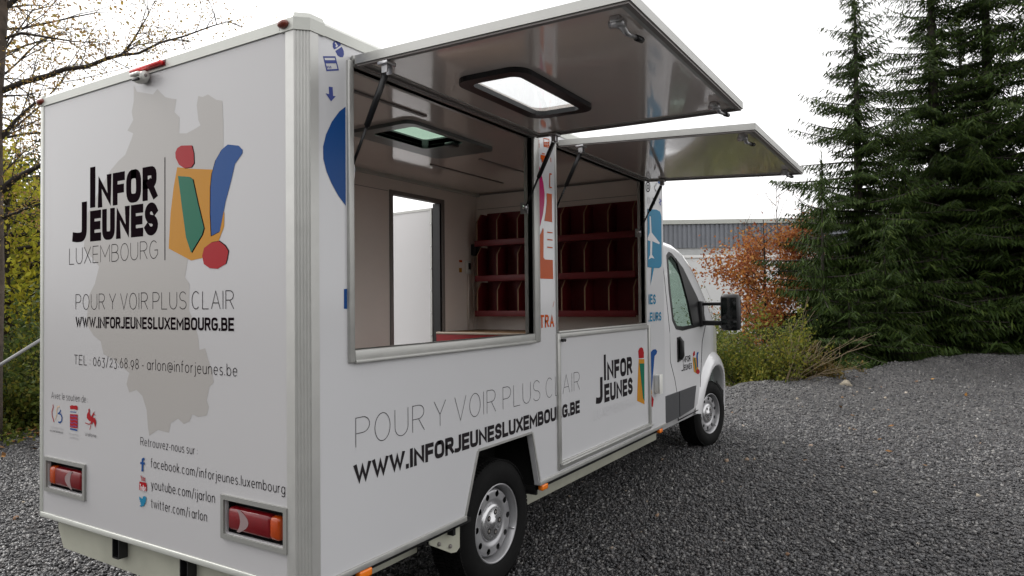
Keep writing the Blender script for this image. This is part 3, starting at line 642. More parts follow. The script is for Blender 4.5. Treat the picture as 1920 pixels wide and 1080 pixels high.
mb = MB(); mb.box(XI, XE+.003, .032, W-.004, ZT1+.021, ZT1+.045, WHITE); mb.build('roof_lip', roof)
mb = MB()
for x0, x1, y in ((.55, 1.28, .452), (2.36, 3.36, 1.263), (2.40, 3.10, .848), (.55, 1.25, 1.263)): mb.box(x0, x1, y-.012, y+.012, ZC-.008, ZC-.0005, GREYJ)
mb.box(.04, XI-.004, YI-.014, YI-.001, ZC-.014, ZC-.001, GREYJ); mb.box(XI-.014, XI-.001, .04, YI-.015, ZC-.014, ZC-.001, GREYJ)
mb.build('ceiling_strip', roof)
mb = MB()
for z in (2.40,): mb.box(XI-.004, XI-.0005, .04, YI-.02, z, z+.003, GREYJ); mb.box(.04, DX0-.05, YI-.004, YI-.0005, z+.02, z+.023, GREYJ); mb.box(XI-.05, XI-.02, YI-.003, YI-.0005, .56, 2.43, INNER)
mb.build('wall_joint', far)
# roof vent with its inner frame and green-tinted dome
PLAST = mat('grey_vent_plastic', (.14, .16, .155), .35, coat=.3)
mb = MB()
def rring(x0, x1, y0, y1, rad, n=6):
    o = []
    for cx_, cy_, a0 in ((x1-rad, y1-rad, 0), (x0+rad, y1-rad, 90), (x0+rad, y0+rad, 180), (x1-rad, y0+rad, 270)): o += [(cx_+rad*math.cos(R(a0+90*i/n)), cy_+rad*math.sin(R(a0+90*i/n))) for i in range(n+1)]
    return o
mb.plate(rring(1.28, 2.17, .56, 1.05, .06), [rring(VX0, VX1, VY0, VY1, .03)], lambda a, b, d: (a, b, ZC-.022+d), PLAST, .0215)
vent = mb.build('roof_vent', T, .004)
mb = MB()
for q0, q1 in zip(rring(VX0, VX1, VY0, VY1, .03), rring(VX0, VX1, VY0, VY1, .03)[1:]+rring(VX0, VX1, VY0, VY1, .03)[:1]): mb.add([(*q0, ZC-.02), (*q1, ZC-.02), (*q1, ZC+.04), (*q0, ZC+.04)], [(0, 1, 2, 3)], PLAST)
mb.box(1.78, 1.86, .64, .70, ZC-.045, ZC-.022, BLACK, .006)
mb.build('vent_collar', vent)
DOME = bpy.data.materials.new('green_vent_dome'); DOME.use_nodes = True; t = DOME.node_tree; t.nodes.clear()
_o = t.nodes.new('ShaderNodeOutputMaterial'); _t = t.nodes.new('ShaderNodeBsdfTransparent'); _t.inputs[0].default_value = (.50, .60, .53, 1); _g = t.nodes.new('ShaderNodeBsdfGlossy'); _g.inputs['Roughness'].default_value = .15; _x = t.nodes.new('ShaderNodeMixShader'); _x.inputs[0].default_value = .08
t.links.new(_t.outputs[0], _x.inputs[1]); t.links.new(_g.outputs[0], _x.inputs[2]); t.links.new(_x.outputs[0], _o.inputs[0])
mb = MB(); mb.box(VX0-.02, VX1+.02, VY0-.02, VY1+.02, ZC+.041, ZC+.046, DOME); mb.build('vent_dome', vent)

# ---- inside: shelf rack, counter, switch boxes
mb = MB(); SY0, SY1 = .16, 1.70; SXB, SXF = XI-.004, XI-.19
ZL = [1.39, 1.714, 2.04, 2.352]
mb.box(SXB-.010, SXB, SY0, SY1, ZL[0], ZL[3], REDW)
rack = mb.build('leaflet_rack', T)
ys = [SY0+(SY1-SY0)*i/7 for i in range(8)]
for i in range(3):
    z0, z1 = ZL[i], ZL[i+1]
    mb = MB(); mb.box(SXF, SXB-.011, SY0-.005, SY1+.005, z0, z0+.014, REDW, .002); mb.box(SXF-.014, SXF-.001, SY0-.02, SY1+.02, z0-.012, z0+.042, REDW, .003); mb.build('shelf_ledge', rack)
    for y in ys:
        mb = MB(); top = z1-.018; pf = [(SXB-.011, z0+.015), (SXF+.002, z0+.015), (SXF+.002, top-.075), (SXF+.07, top), (SXB-.011, top)]
        mb.add([(a, y-.006, b) for a, b in pf]+[(a, y+.006, b) for a, b in pf], [(0, 1, 2, 3, 4), (9, 8, 7, 6, 5)], REDW)
        mb.add([(a, y+s*.006, b) for s in (-1, 1) for a, b in pf], [(i_, (i_+1) % 5, 5+(i_+1) % 5, 5+i_) for i_ in range(5)], WOODE); mb.build('divider', rack)
mb = MB(); mb.box(3.18, XI-.001, .06, YI-.002, 1.225, 1.250, WOODE, .004); mb.box(3.14, 3.179, .06, YI-.002, 1.234, 1.252, mat('counter_edge', (.34, .28, .22), .5), .004); mb.box(3.146, 3.165, .062, YI-.004, .562, 1.2335, mat('red_counter_front', (.30, .014, .018), .4))
mb.build('counter', T)
mb = MB(); mb.box(3.69, 3.785, YI-.06, YI-.001, 1.955, 2.065, BLACK, .008); mb.build('fuse_box', T)
mb = MB(); mb.box(3.585, 3.66, YI-.03, YI-.001, 1.78, 1.90, WHITEP, .006); mb.box(3.61, 3.645, YI-.034, YI-.030, 1.82, 1.88, BLACK); mb.box(3.50, 3.545, YI-.004, YI-.0008, 1.885, 1.905, VOR2); mb.box(3.50, 3.54, YI-.004, YI-.0008, 1.79, 1.83, VORG); mb.build('switch_panel', T)
mb = MB(); mb.tube([(3.63, YI-.012, 1.779), (3.63, YI-.012, 1.26)], .010, INNER, 8); mb.tube([(3.72, YI-.012, 1.954), (3.72, YI-.012, 1.26)], .008, INNER, 8); mb.build('conduit', T)

# ---- raised flaps
def flap(name, x0, x1, zh, zo, win=None):
    yo, yi = -1.165, -.022; th = .030
    zz = lambda y: zh+(zo-zh)*(y-yi)/(yo-yi)
    P = lambda a, b, d: (a, b, zz(b)+d)
    e = .045
    mb = MB(); mb.plate([(x0+e, yo+e), (x1-e, yo+e), (x1-e, yi-e), (x0+e, yi-e)], [rring(win[0]-.03, win[1]+.03, win[2]-.03, win[3]+.03, .06)] if win else [], P, GLOSSW, th-.004, WHITE)
    f = mb.build(name, T)
    mb = MB()
    loop_o = [(x0, yo), (x1, yo), (x1, yi), (x0, yi)]; loop_i = [(x0+e, yo+e), (x1-e, yo+e), (x1-e, yi-e), (x0+e, yi-e)]
    mb.plate(loop_o, [loop_i], lambda a, b, d: P(a, b, -.004+d), ALU, th+.004)
    loop_o2 = [(x0+.006, yo+.006), (x1-.006, yo+.006), (x1-.006, yi-.006), (x0+.006, yi-.006)]; loop_i2 = [(x0+.024, yo+.024), (x1-.024, yo+.024), (x1-.024, yi-.024), (x0+.024, yi-.024)]
    mb.plate(loop_o2, [loop_i2], lambda a, b, d: P(a, b, -.012+d), GREYJ, .0075)
    mb.build('flap_frame', f, .003)
    mb = MB(); mb.tube([(x0, -.012, zh+.020), (x1, -.012, zh+.020)], .013, ALU, 8); mb.build('hinge', f)
    for xl in (x0+.13, x1-.16):
        mb = MB(); z = zz(yo+.1)
        mb.box(xl-.035, xl+.035, yo+.075, yo+.11, z-.022, z-.0005, ZINC, .004); mb.tube([(xl-.018, yo+.065, z-.022), (xl-.018, yo+.115, z-.022)], .014, ZINC, 10)
        mb.tube([(xl+.02, yo+.09, z-.012), (xl+.05, yo+.085, z-.032), (xl+.115, yo+.075, z-.030)], [.014, .010, .007], ZINC, 8); mb.tube([(xl+.112, yo+.075, z-.030), (xl+.16, yo+.072, z-.024)], .011, BLACK, 8)
        mb.build('latch', f)
    if win:
        a0, a1, b0, b1 = win
        mb = MB(); mb.plate(rring(a0-.05, a1+.05, b0-.05, b1+.05, .075), [rring(a0+.004, a1-.004, b0+.004, b1-.004, .04)], lambda a, b, d: P(a, b, -.022+d), BLACK, .022); sf = mb.build('skylight_frame', f, .008)
        mb = MB(); mb.plate(rring(a0-.001, a1+.001, b0-.001, b1+.001, .04), [], lambda a, b, d: P(a, b, -.008+d), glassmat('clear_acrylic', (.95, .96, .96), gloss=.04), .004); mb.build('skylight_pane', f)
    return f
flap('side_flap', .245, 1.695, 2.452, 2.436, (.645, 1.245, -.525, -.285)); flap('side_flap', 1.955, 3.455, 2.452, 2.392)
def strut(x, xt=None):
    xt = xt or x; a = Vector((xt, -.165, 2.415)); b = Vector((x, .030, 2.045)); d = b-a
    mb = MB(); mb.tube([a+d*.06, a+d*.56], .0125, BLACK, 10); mb.tube([a+d*.56, a+d*.97], .006, BLACK, 8); mb.tube([a+d*.50, a+d*.57], [.0125, .008], BLACK, 10)
    s = mb.build('gas_strut', T)
    mb = MB(); mb.box(xt-.028, xt+.028, -.185, -.135, 2.424, 2.438, ZINC, .003); mb.box(xt-.016, xt-.011, -.175, -.148, 2.395, 2.430, ZINC); mb.box(xt+.011, xt+.016, -.175, -.148, 2.395, 2.430, ZINC)
    mb.build('bracket', s); mb = MB(); mb.box(x-.004, x+.004, .015, .062, 2.01, 2.075, ZINC); mb.tube([(x-.016, .03, 2.045), (x+.016, .03, 2.045)], .013, ZINC, 10); mb.build('bracket', s)
strut(.277); strut(1.648); strut(1.985); strut(3.405)

# ---- rear lights, markers, camera
for (a, b), out in ((LY[0], -1), (LY[1], 1)):
    mb = MB(); e = .018
    mb.plate([(a, lz0), (b, lz0), (b, lz1), (a, lz1)], [[(a+e, lz0+e), (b-e, lz0+e), (b-e, lz1-e), (a+e, lz1-e)]], lambda p, q, d: (-.010+d, p, q), mat('grey_lamp_frame', (.27, .27, .255), .45, metal=.3), .03)
    tl = mb.build('tail_light', T, .003)
    mb = MB(); mb.box(.045, .05, a+.01, b-.01, lz0+.01, lz1-.01, BLACK); mb.box(.012, .0445, a+.021, a+.0225, lz0+.022, lz1-.022, BLACK); mb.box(.012, .0445, b-.0225, b-.021, lz0+.022, lz1-.022, BLACK)
    mb.box(.012, .0445, a+.023, b-.023, lz0+.020, lz0+.0225, BLACK); mb.box(.012, .0445, a+.023, b-.023, lz1-.0225, lz1-.020, BLACK); mb.build('lamp_recess', tl)
    ya, yb = a+.040, b-.034; z0_, z1_ = lz0+.036, lz1-.044
    split = ya+.062 if out < 0 else yb-.062
    def lens(p, q, m, name):
        mb = MB(); mb.box(-.006, .040, min(p, q), max(p, q), z0_, z1_, m, .016); return mb.build(name, tl, .003)
    if out < 0: lens(ya, split, LENSO, 'indicator_lens'); lens(split-.010, yb, REDP, 'red_lens')
    else: lens(split, yb, LENSO, 'indicator_lens'); lens(ya, split+.010, REDP, 'red_lens')
    mb = MB(); base = yb-.20*(yb-ya) if out < 0 else ya+.24*(yb-ya); vs = []
    for i in range(15):
        s_ = -1+2*i/14; zc_ = (z0_+z1_)/2+s_*.043
        for bow in (.020, .055): vs.append((-.0068, base+out*bow*(1-s_*s_)+(out*.014 if bow > .03 else 0), zc_))
    mb.add(vs, [(2*i, 2*i+1, 2*i+3, 2*i+2) for i in range(14)], LENSG, True); mb.build('reversing_lens', tl)
def dome(name, c, rx, ry, rz, m, axis, parent=T):
    bm = bmesh.new(); bmesh.ops.create_uvsphere(bm, u_segments=20, v_segments=12, radius=1)
    for v in bm.verts: v.co = (c[0]+v.co.x*rx, c[1]+v.co.y*ry, c[2]+v.co.z*rz)
    mb = MB(); mb.bm(bm, m, True); return mb.build(name, parent)
d1 = dome('marker_light', (-.014, .082, 2.541), .018, .026, .016, DKRED, 0); mb = MB(); mb.box(-.0075, -.0062, .055, .11, 2.524, 2.558, GREYJ); mb.build('lamp_base', d1)
d2 = dome('marker_light', (-.006, W-.006, 2.543), .020, .030, .017, DKRED, 0); mb = MB(); mb.box(-.011, .02, W-.026, W+.011, 2.527, 2.56, BLACK, .004); mb.build('lamp_base', d2)
mb = MB(); mb.box(-.030, -.007, .830, 1.062, 2.532, 2.552, REDL, .008); b3 = mb.build('brake_light', T); mb = MB(); mb.box(-.010, -.0061, .822, 1.070, 2.529, 2.5555, REDP, .002); mb.build('lamp_base', b3)
mb = MB(); mb.box(-.045, -.0005, .945, 1.005, 2.476, 2.522, WHITEP, .014); mb.box(-.058, -.04, .942, 1.008, 2.500, 2.516, WHITEP, .006)
rc = mb.build('reversing_camera', T); mb = MB(); mb.box(-.052, -.040, .952, .998, 2.481, 2.492, BLACK, .003); mb.tube([(-.03, .944, 2.50), (-.03, .930, 2.50)], .020, WHITEP, 14); mb.tube([(-.03, .931, 2.50), (-.03, .927, 2.50)], .007, GREYJ, 10); mb.build('camera_lens', rc)
for x in (.31, 1.775, 3.74):
    mb = MB(); mb.box(x-.035, x+.035, -.010, .02, ZS-.038, ZS-.006, ORANGEP, .006); sm = mb.build('side_marker', T)
mb = MB(); mb.box(3.60, 3.665, -.045, -.0006, .768, .915, WHITEP, .008); mb.box(3.596, 3.669, -.052, -.0455, .762, .92, WHITEP, .004); mb.build('socket_box', T)

# ---- chassis: sills, rear beam, brackets
mb = MB(); mb.box(AX[3]+.1, 4.2, .20, .245, .275, .425, CREAM, .006); mb.box(AX[3]+.02, 3.9, .04, .20, .425, .452, DARK); mb.build('chassis_sill', T)
mb = MB(); mb.box(.12, AX[0]-.12, .20, .245, .315, .425, CREAM, .006); mb.box(.04, AX[0]+.1, .04, .20, .43, .452, DARK); mb.build('chassis_sill', T)
mb = MB(); mb.plate([(.10, .455), (W-.05, .455), (W-.05, .40), (W-.10, .31), (.22, .29), (.10, .36)], [], lambda a, b, d: (.06+d, a, b), CREAM, .03); mb.build('rear_crossbeam', T, .006)
for y in (1.245, .735):
    mb = MB(); mb.box(.018, .058, y-.028, y-.022, .37, .462, BLACK); mb.box(.018, .058, y+.022, y+.028, .37, .462, BLACK); mb.box(.052, .0585, y-.0215, y+.0215, .37, .462, BLACK); mb.box(.018, .051, y-.0215, y+.0215, .368, .374, BLACK); mb.build('tow_bracket', T)
mp_ = lambda u, v: (lambda p: (p[0], p[2]))(on(1, .075, u, v))
mb = MB(); mb.plate([mp_(*p) for p in ((800, 1000), (862, 960), (862, 1026), (856, 1035), (846, 1037), (806, 1022))], [], lambda a, b, d: (a, .075+d, b), CREAM, .006)
for p in ((843, 1024), (822, 1020)): x, z = mp_(*p); mb.tube([(x, .076, z), (x, .066, z)], .010, GREYJ, 6)
mb.build('mudguard_plate', T)
mb = MB()   # dark wheel housings and floor pan
mb.box(AX[0]-.05, AX[3]+.05, .32, .34, .30, .86, DARK); mb.box(AX[0]-.05, AX[3]+.05, .031, .319, .84, .86, DARK); mb.box(AX[3]+.03, AX[3]+.05, .04, .319, .40, .839, DARK); mb.box(AX[0]-.05, AX[0]-.03, .04, .319, .40, .839, DARK)
mb.box(.1, XE, .25, W-.25, .40, .46, DARK); mb.build('underbody', T)
mb = MB(); mb.tube([(1.3867, .3, .335), (1.3867, W-.3, .335)], .05, DARK, 12); mb.box(.2, 5.0, .45, .53, .30, .40, DARK); mb.box(.2, 5.0, W-.53, W-.45, .30, .40, DARK); mb.build('axle', T)

# ---- wheels
def wheel(c, side, steer=0):
    """built in the plane y = 0 facing -y; c = centre of the outer tyre face"""
    mb = MB(); wt = .205
    prof = [(.200, .035), (.208, .004), (.222, -.004), (.262, -.010), (.300, -.004), (.318, .012)]
    mb.lathe(prof, (0, 0, 0), RUBBER, 72); mb.lathe([(r_, wt-o_) for r_, o_ in prof], (0, 0, 0), RUBBER, 72)
    n = 96; ribs = [(.012, .040), (.046, .082), (.088, .117), (.123, .159), (.165, .193)]
    vs = []; fs = []
    mb.lathe([(.318, .012), (.327, .02), (.327, wt-.02), (.318, wt-.012)], (0, 0, 0), RUBBER, 72)
    for ri, (a, b) in enumerate(ribs):
        for k in range(n):
            t0 = 2*math.pi*(k+.5*(ri % 2))/n; t1 = t0+2*math.pi/n*(.74); s_ = (.012 if ri % 2 else -.012); r1 = .3355 if ri not in (0, 4) else .3335
            pts = []
            for t_, yy in ((t0, a), (t1, a), (t1+s_, b), (t0+s_, b)): pts.append((t_, yy))
            vs0 = len(vs)
            for r_ in (.325, r1): vs += [(r_*math.cos(t_), yy, r_*math.sin(t_)) for t_, yy in pts]
            fs += [tuple(vs0+i for i in f) for f in ((4, 5, 6, 7), (0, 1, 5, 4), (1, 2, 6, 5), (2, 3, 7, 6), (3, 0, 4, 7))]
    mb.add(vs, fs, RUBBER); tyre = mb.build('wheel', T); tyre.name = 'wheel'
    mb = MB()   # steel rim: lip, barrel, perforated dish
    mb.lathe([(.196, .05), (.2075, .018), (.2075, .006), (.203, .002), (.196, .008), (.190, .03), (.186, .075)], (0, 0, 0), STEEL, 72)
    NT, NR = 200, 13; rr_ = np.linspace(.090, .186, NR); hc = [(.150*math.cos(2*math.pi*(k+.5)/10), .150*math.sin(2*math.pi*(k+.5)/10)) for k in range(10)]; hr = .0165
    dish = lambda r_: .032+.055*max(0, (r_-.166)/.020)**2+.016*max(0, min(1, (.122-r_)/.03))
    P2 = np.array([[(r_*math.cos(2*math.pi*k/NT), r_*math.sin(2*math.pi*k/NT)) for r_ in rr_] for k in range(NT)])
    fs = []; used = set()
    for k in range(NT):
        for j in range(NR-1):
            c_ = (P2[k, j]+P2[(k+1) % NT, j]+P2[(k+1) % NT, j+1]+P2[k, j+1])/4
            if min((c_[0]-x)**2+(c_[1]-z)**2 for x, z in hc) > hr*hr: fs.append((k*NR+j, ((k+1) % NT)*NR+j, ((k+1) % NT)*NR+j+1, k*NR+j+1))
    cnt = {}
    for f in fs:
        for i in f: cnt[i] = cnt.get(i, 0)+1
    for k in range(NT):
        for j in range(1, NR-1):
            if 0 < cnt.get(k*NR+j, 0) < 4:
                x, z = min(hc, key=lambda h_: (P2[k, j, 0]-h_[0])**2+(P2[k, j, 1]-h_[1])**2); d_ = P2[k, j]-np.array((x, z)); P2[k, j] = np.array((x, z))+d_/np.linalg.norm(d_)*hr
    mb.add([(P2[k, j, 0], dish(math.hypot(*P2[k, j])), P2[k, j, 1]) for k in range(NT) for j in range(NR)], fs, STEEL, True)
    rim = mb.build('rim', tyre)
    mb = MB(); mb.lathe([(.19, .10), (.02, .11)], (0, 0, 0), DARK, 40); mb.build('brake_drum', tyre)
    mb = MB()
    mb.lathe([(.104, .060), (.102, .040), (.094, .029), (.080, .026), (.030, .026), (.026, .020), (.001, .018)], (0, 0, 0), CHROME, 60)
    for k in range(5):
        t_ = 2*math.pi*k/5+.3; cx_, cz_ = .056*math.cos(t_), .056*math.sin(t_)
        mb.lathe([(.0150, .0252), (.0001, .0252)], (cx_, 0, cz_), DARK, 20, smooth=False); mb.lathe([(.0085, .0250), (.0080, .0240), (.0001, .0240)], (cx_, 0, cz_), GREYJ, 6, smooth=False)
    for k in range(5):
        t_ = 2*math.pi*(k+.5)/5+.3; q_ = [(.066, -.004), (.09, -.006), (.09, .006), (.066, .004)]
        mb.add([(r_*math.cos(t_)-o_*math.sin(t_), .0250 if r_ < .08 else .0285, r_*math.sin(t_)+o_*math.cos(t_)) for r_, o_ in q_], [(0, 1, 2, 3)], STEEL)
    mb.build('hub_cap', tyre)
    mb = MB(); mb.tube([(.178, .03, -.02), (.186, .004, -.02)], .005, ZINC, 6); mb.build('valve', tyre)
    tyre.location = c
    tyre.rotation_euler = (0, R(17), (math.pi if side > 0 else 0)+steer)
    return tyre
def copy_part(o, loc, rot):
    c = o.copy(); scene.collection.objects.link(c); c.parent = T; c.location = loc; c.rotation_euler = rot
    for ch in o.children:
        d = ch.copy(); scene.collection.objects.link(d); d.parent = c
        for g in ch.children: e = g.copy(); scene.collection.objects.link(e); e.parent = d
    return c
RWX, FWX = 1.3867, 5.47
wh = wheel((RWX, .068, .335), -1)
STEER = R(-11)
copy_part(wh, (FWX, .07, .335), (0, R(40), STEER)); copy_part(wh, (RWX, W-.068, .335), (0, 0, math.pi)); copy_part(wh, (FWX, W-.07, .335), (0, 0, math.pi+STEER))
# ---- cab: lofted body, hollowed out and cut open for windows and wheels
CY = W/2
def cab_solid(ins, x0=3.876):
    """closed loft along x; ins = inset of the whole skin"""
    top = [(3.876, 2.085), (4.30, 2.085), (4.55, 2.07), (4.72, 2.035), (4.90, 1.955), (5.10, 1.825), (5.36, 1.615), (5.58, 1.435), (5.78, 1.27), (5.92, 1.165), (6.08, 1.085), (6.24, 1.00), (6.36, .88), (6.42, .74), (6.43, .50)]
    bot = [(3.876, .40), (4.9, .40), (6.0, .34), (6.30, .32), (6.43, .36)]
    side = [(3.876, .030), (5.0, .030), (5.5, .045), (5.85, .10), (6.15, .21), (6.35, .36), (6.43, .52)]
    xs = sorted({round(x, 3) for x, _ in top} | set(np.round(np.arange(3.95, 6.4, .12), 3)))
    I = lambda L, x: float(np.interp(x, [p[0] for p in L], [p[1] for p in L]))
    rows = []
    for i, x in enumerate(xs):
        zt, zb, s = I(top, x)-ins, I(bot, x)+ins, I(side, x)+ins
        xx = x+(ins if i == 0 else -ins if i == len(xs)-1 else 0)
        zbelt = min(1.22, zt-.10); lean = lambda z: .085*max(0, z-1.22)+.03*max(0, .62-z)
        rr = min(.17, (zt-zb)*.25); half = []
        for z in np.linspace(zb, zbelt, 8): half.append((s+lean(z)+(.04 if z == zb else 0), z))
        ztop_s = max(zbelt+.02, zt-rr)
        for z in np.linspace(zbelt, ztop_s, 6)[1:]: half.append((s+lean(z), z))
        y0 = half[-1][0]
        for a in (25, 50, 75, 90): half.append((y0+rr*1.25*(1-math.cos(R(a))), ztop_s+(zt-ztop_s)*math.sin(R(a))*.96))
        half.append((y0+rr*1.25+.35, zt-.003)); half.append((CY, zt))
        rows.append([(xx, y, z) for y, z in half]+[(xx, W-y, z) for y, z in half[-2::-1]])
    n = len(rows[0]); vs = [p for r in rows for p in r]; fs = []
    for i in range(len(rows)-1):
        for j in range(n): fs.append((i*n+j, i*n+(j+1) % n, (i+1)*n+(j+1) % n, (i+1)*n+j))
    fs += [tuple(range(n))[::-1], tuple((len(rows)-1)*n+j for j in range(n))]
    return vs, fs
def tmp(vs, fs, m):
    mb = MB(); mb.add(vs, fs, m, True); return mb.build('tmp')
def prism_y(loop, y0, y1, m):
    n = len(loop); vs = [(a, y0, b) for a, b in loop]+[(a, y1, b) for a, b in loop]
    return tmp(vs, [(i, (i+1) % n, n+(i+1) % n, n+i) for i in range(n)]+[tuple(range(n)), tuple(range(n, 2*n))], m)
CABIN = mat('dark_cab_interior', (.035, .035, .037), .7)
WIN = [(4.215, 1.905), (4.285, 1.935), (4.36, 1.925), (4.62, 1.80), (4.95, 1.55), (5.13, 1.385), (5.17, 1.30), (5.10, 1.265), (4.45, 1.245), (4.28, 1.262), (4.205, 1.335), (4.19, 1.6)]
body = tmp(*cab_solid(0), CABW); inner = tmp(*cab_solid(.045), CABIN)
arch = [(FWX+.488*math.cos(t), .335+.495*math.sin(t)) for t in np.linspace(0, 2*math.pi, 49)[:-1]]
cut = [inner, prism_y(WIN, -.3, W+.3, CABIN), prism_y(arch, -.3, .36, DARK), prism_y(arch, W-.36, W+.3, DARK)]
ws = [(4.86, 1.93), (5.84, 1.19)]
wy = lambda e: [(ws[0][0]-.02, .30+e), (ws[0][0]-.02, W-.30-e), (ws[1][0]+.02, W-.17-e), (ws[1][0]+.02, .17+e)]
q_ = wy(0); zt_ = [ws[0][1], ws[0][1], ws[1][1], ws[1][1]]
cut.append(tmp([(p[0]-.10, p[1], z-.12) for p, z in zip(q_, zt_)]+[(p[0]+.10, p[1], z+.13) for p, z in zip(q_, zt_)], [(0, 1, 2, 3), (7, 6, 5, 4), (0, 4, 5, 1), (1, 5, 6, 2), (2, 6, 7, 3), (3, 7, 4, 0)], CABIN))
for c in cut:
    b = body.modifiers.new('cut', 'BOOLEAN'); b.operation = 'DIFFERENCE'; b.object = c; b.solver = 'EXACT'
bpy.context.view_layer.update()
dg = bpy.context.evaluated_depsgraph_get()
me = bpy.data.meshes.new_from_object(body.evaluated_get(dg), depsgraph=dg)
me.name = 'cab'
for c in [body]+cut: bpy.data.objects.remove(c)
for m in (CABW,): pass
cab = bpy.data.objects.new('cab', me); link(cab, T)
es = cab.modifiers.new('edges', 'EDGE_SPLIT'); es.split_angle = R(32)
ylean = lambda z: .030+.085*max(0, z-1.22)
GLAS = glassmat('green_tint_glass', (.74, .86, .80), gloss=.10)
def win_pane(loop, mir, m, d):
    mb = MB(); f = (lambda y: W-y) if mir else (lambda y: y)
    mb.poly([(a, f(ylean(b)+d), b) for a, b in loop], m); return mb
def grow(loop, g):
    c = np.mean(np.array(loop), 0); return [tuple(np.array(p)+(np.array(p)-c)/np.linalg.norm(np.array(p)-c)*g) for p in loop]
for mir in (False, True):
    sw = win_pane(WIN, mir, GLAS, .018).build('side_window', cab)
    mb = MB(); f = (lambda y: W-y) if mir else (lambda y: y)
    mb.plate(grow(WIN, .012), [grow(WIN, -.03)], lambda a, b, d: (a, f(ylean(b)-.004+d), b), BLACK, .016); mb.build('window_seal', sw)
    mb = MB(); mb.plate([(5.19, 1.292), (5.15, 1.395), (4.965, 1.555), (4.63, 1.808), (4.44, 1.895), (4.56, 1.72), (4.68, 1.50), (4.76, 1.262), (5.11, 1.262)], [], lambda a, b, d: (a, f(ylean(b)-.009+d), b), BLACK, .02)
    mb.build('quarter_panel', sw)
    mb = MB(); mb.tube([(4.33, f(.022), 1.165), (4.335, f(.004), 1.14), (4.335, f(.002), 1.02), (4.33, f(.018), .985)], [.020, .024, .024, .020], BLACK, 12); mb.plate([(4.285, 1.18), (4.375, 1.185), (4.38, .97), (4.29, .96)], [], lambda a, b, d: (a, f(.022+d), b), BLACK, .01); mb.build('door_handle', cab, .004)
mb = MB(); mb.poly([(p[0]+.012, p[1]+(.0), z+.012) for p, z in zip(wy(-.01), zt_)], GLAS); mb.build('windscreen', cab)
# panel gaps, rubbing strips, swage line
mb = MB()
gap = lambda pts: mb.tube([(a, ylean(b)+.0015, b) for a, b in pts], .0045, DARK, 6, cap=True)
gap([(4.09, 2.0), (4.10, 1.25), (4.10, .98)]); gap([(4.10, .98), (4.21, .82), (4.30, .62), (4.295, .44)])
gap([(5.02, .90), (4.98, .72), (4.93, .46)]); gap([(4.295, .445), (4.925, .455)]); gap([(5.21, 1.27), (5.06, 1.10), (5.02, .90)])
mb.build('door_gap', cab)
mb = MB(); GREYP = mat('grey_rubbing_strip', (.045, .046, .05), .55, bump=.1, bscale=400)
mb.plate([(3.90, .475), (4.285, .475), (4.285, .70), (3.90, .70)], [], lambda a, b, d: (a, .016+d, b), GREYP, .02); mb.plate([(4.305, .475), (4.72, .50), (4.80, .70), (4.305, .70)], [], lambda a, b, d: (a, .016+d, b), GREYP, .02)
mb.build('rubbing_strip', cab, .004)
# wing flare around the front wheel
mb = MB(); vs = []; N_ = 40
for k in range(N_+1):
    t_ = R(172-k*176/N_); c_, s_ = math.cos(t_), math.sin(t_)
    bulge = min(1, max(0, math.sin(t_))*1.25)**.7
    for rr, yy in ((.480, .075), (.482, .030), (.487, .030-.034*bulge), (.502, .030-.040*bulge), (.530, .030-.036*bulge), (.56, .030-.026*bulge), (.59, .032-.012*bulge), (.62, .045)):
        vs.append((FWX+rr*c_, yy+(max(0, c_)**2)*.045, .335+rr*s_*1.03))
k_ = 8; mb.add(vs, [(i*k_+j, (i+1)*k_+j, (i+1)*k_+j+1, i*k_+j+1) for i in range(N_) for j in range(k_-1)], CABW, True); wing = mb.build('front_wing', cab)
mb = MB(); mb.add([(x, W-y, z) for x, y, z in vs], [(i*k_+j, (i+1)*k_+j, (i+1)*k_+j+1, i*k_+j+1) for i in range(N_) for j in range(k_-1)], CABW, True); mb.build('front_wing', cab)
mb = MB()
for m_ in (0, 1):
    pts = [(5.92, .055), (6.15, .16), (6.40, .36), (6.49, .62), (6.50, CY)]
    for (xa, ya), (xb, yb) in zip(pts, pts[1:]):
        f = (lambda y: W-y) if m_ else (lambda y: y)
        mb.hexa([(xa, f(ya), .30), (xb, f(yb), .30), (xb, f(yb), .66), (xa, f(ya), .66)], [(xa-.06, f(ya+.06), .30), (xb-.06, f(yb+.02), .30), (xb-.06, f(yb+.02), .66), (xa-.06, f(ya+.06), .66)], BLACK)
mb.build('front_bumper', cab)
for m_ in (0, 1):
    f = (lambda y: W-y) if m_ else (lambda y: y)
    mb = MB(); mb.hexa([(6.18, f(.21), .86), (6.40, f(.44), .84), (6.30, f(.42), 1.0), (6.06, f(.19), 1.12)], [(6.12, f(.25), .86), (6.32, f(.46), .84), (6.24, f(.44), 1.0), (6.02, f(.23), 1.1)], LENSG); mb.build('headlight', cab, .01)
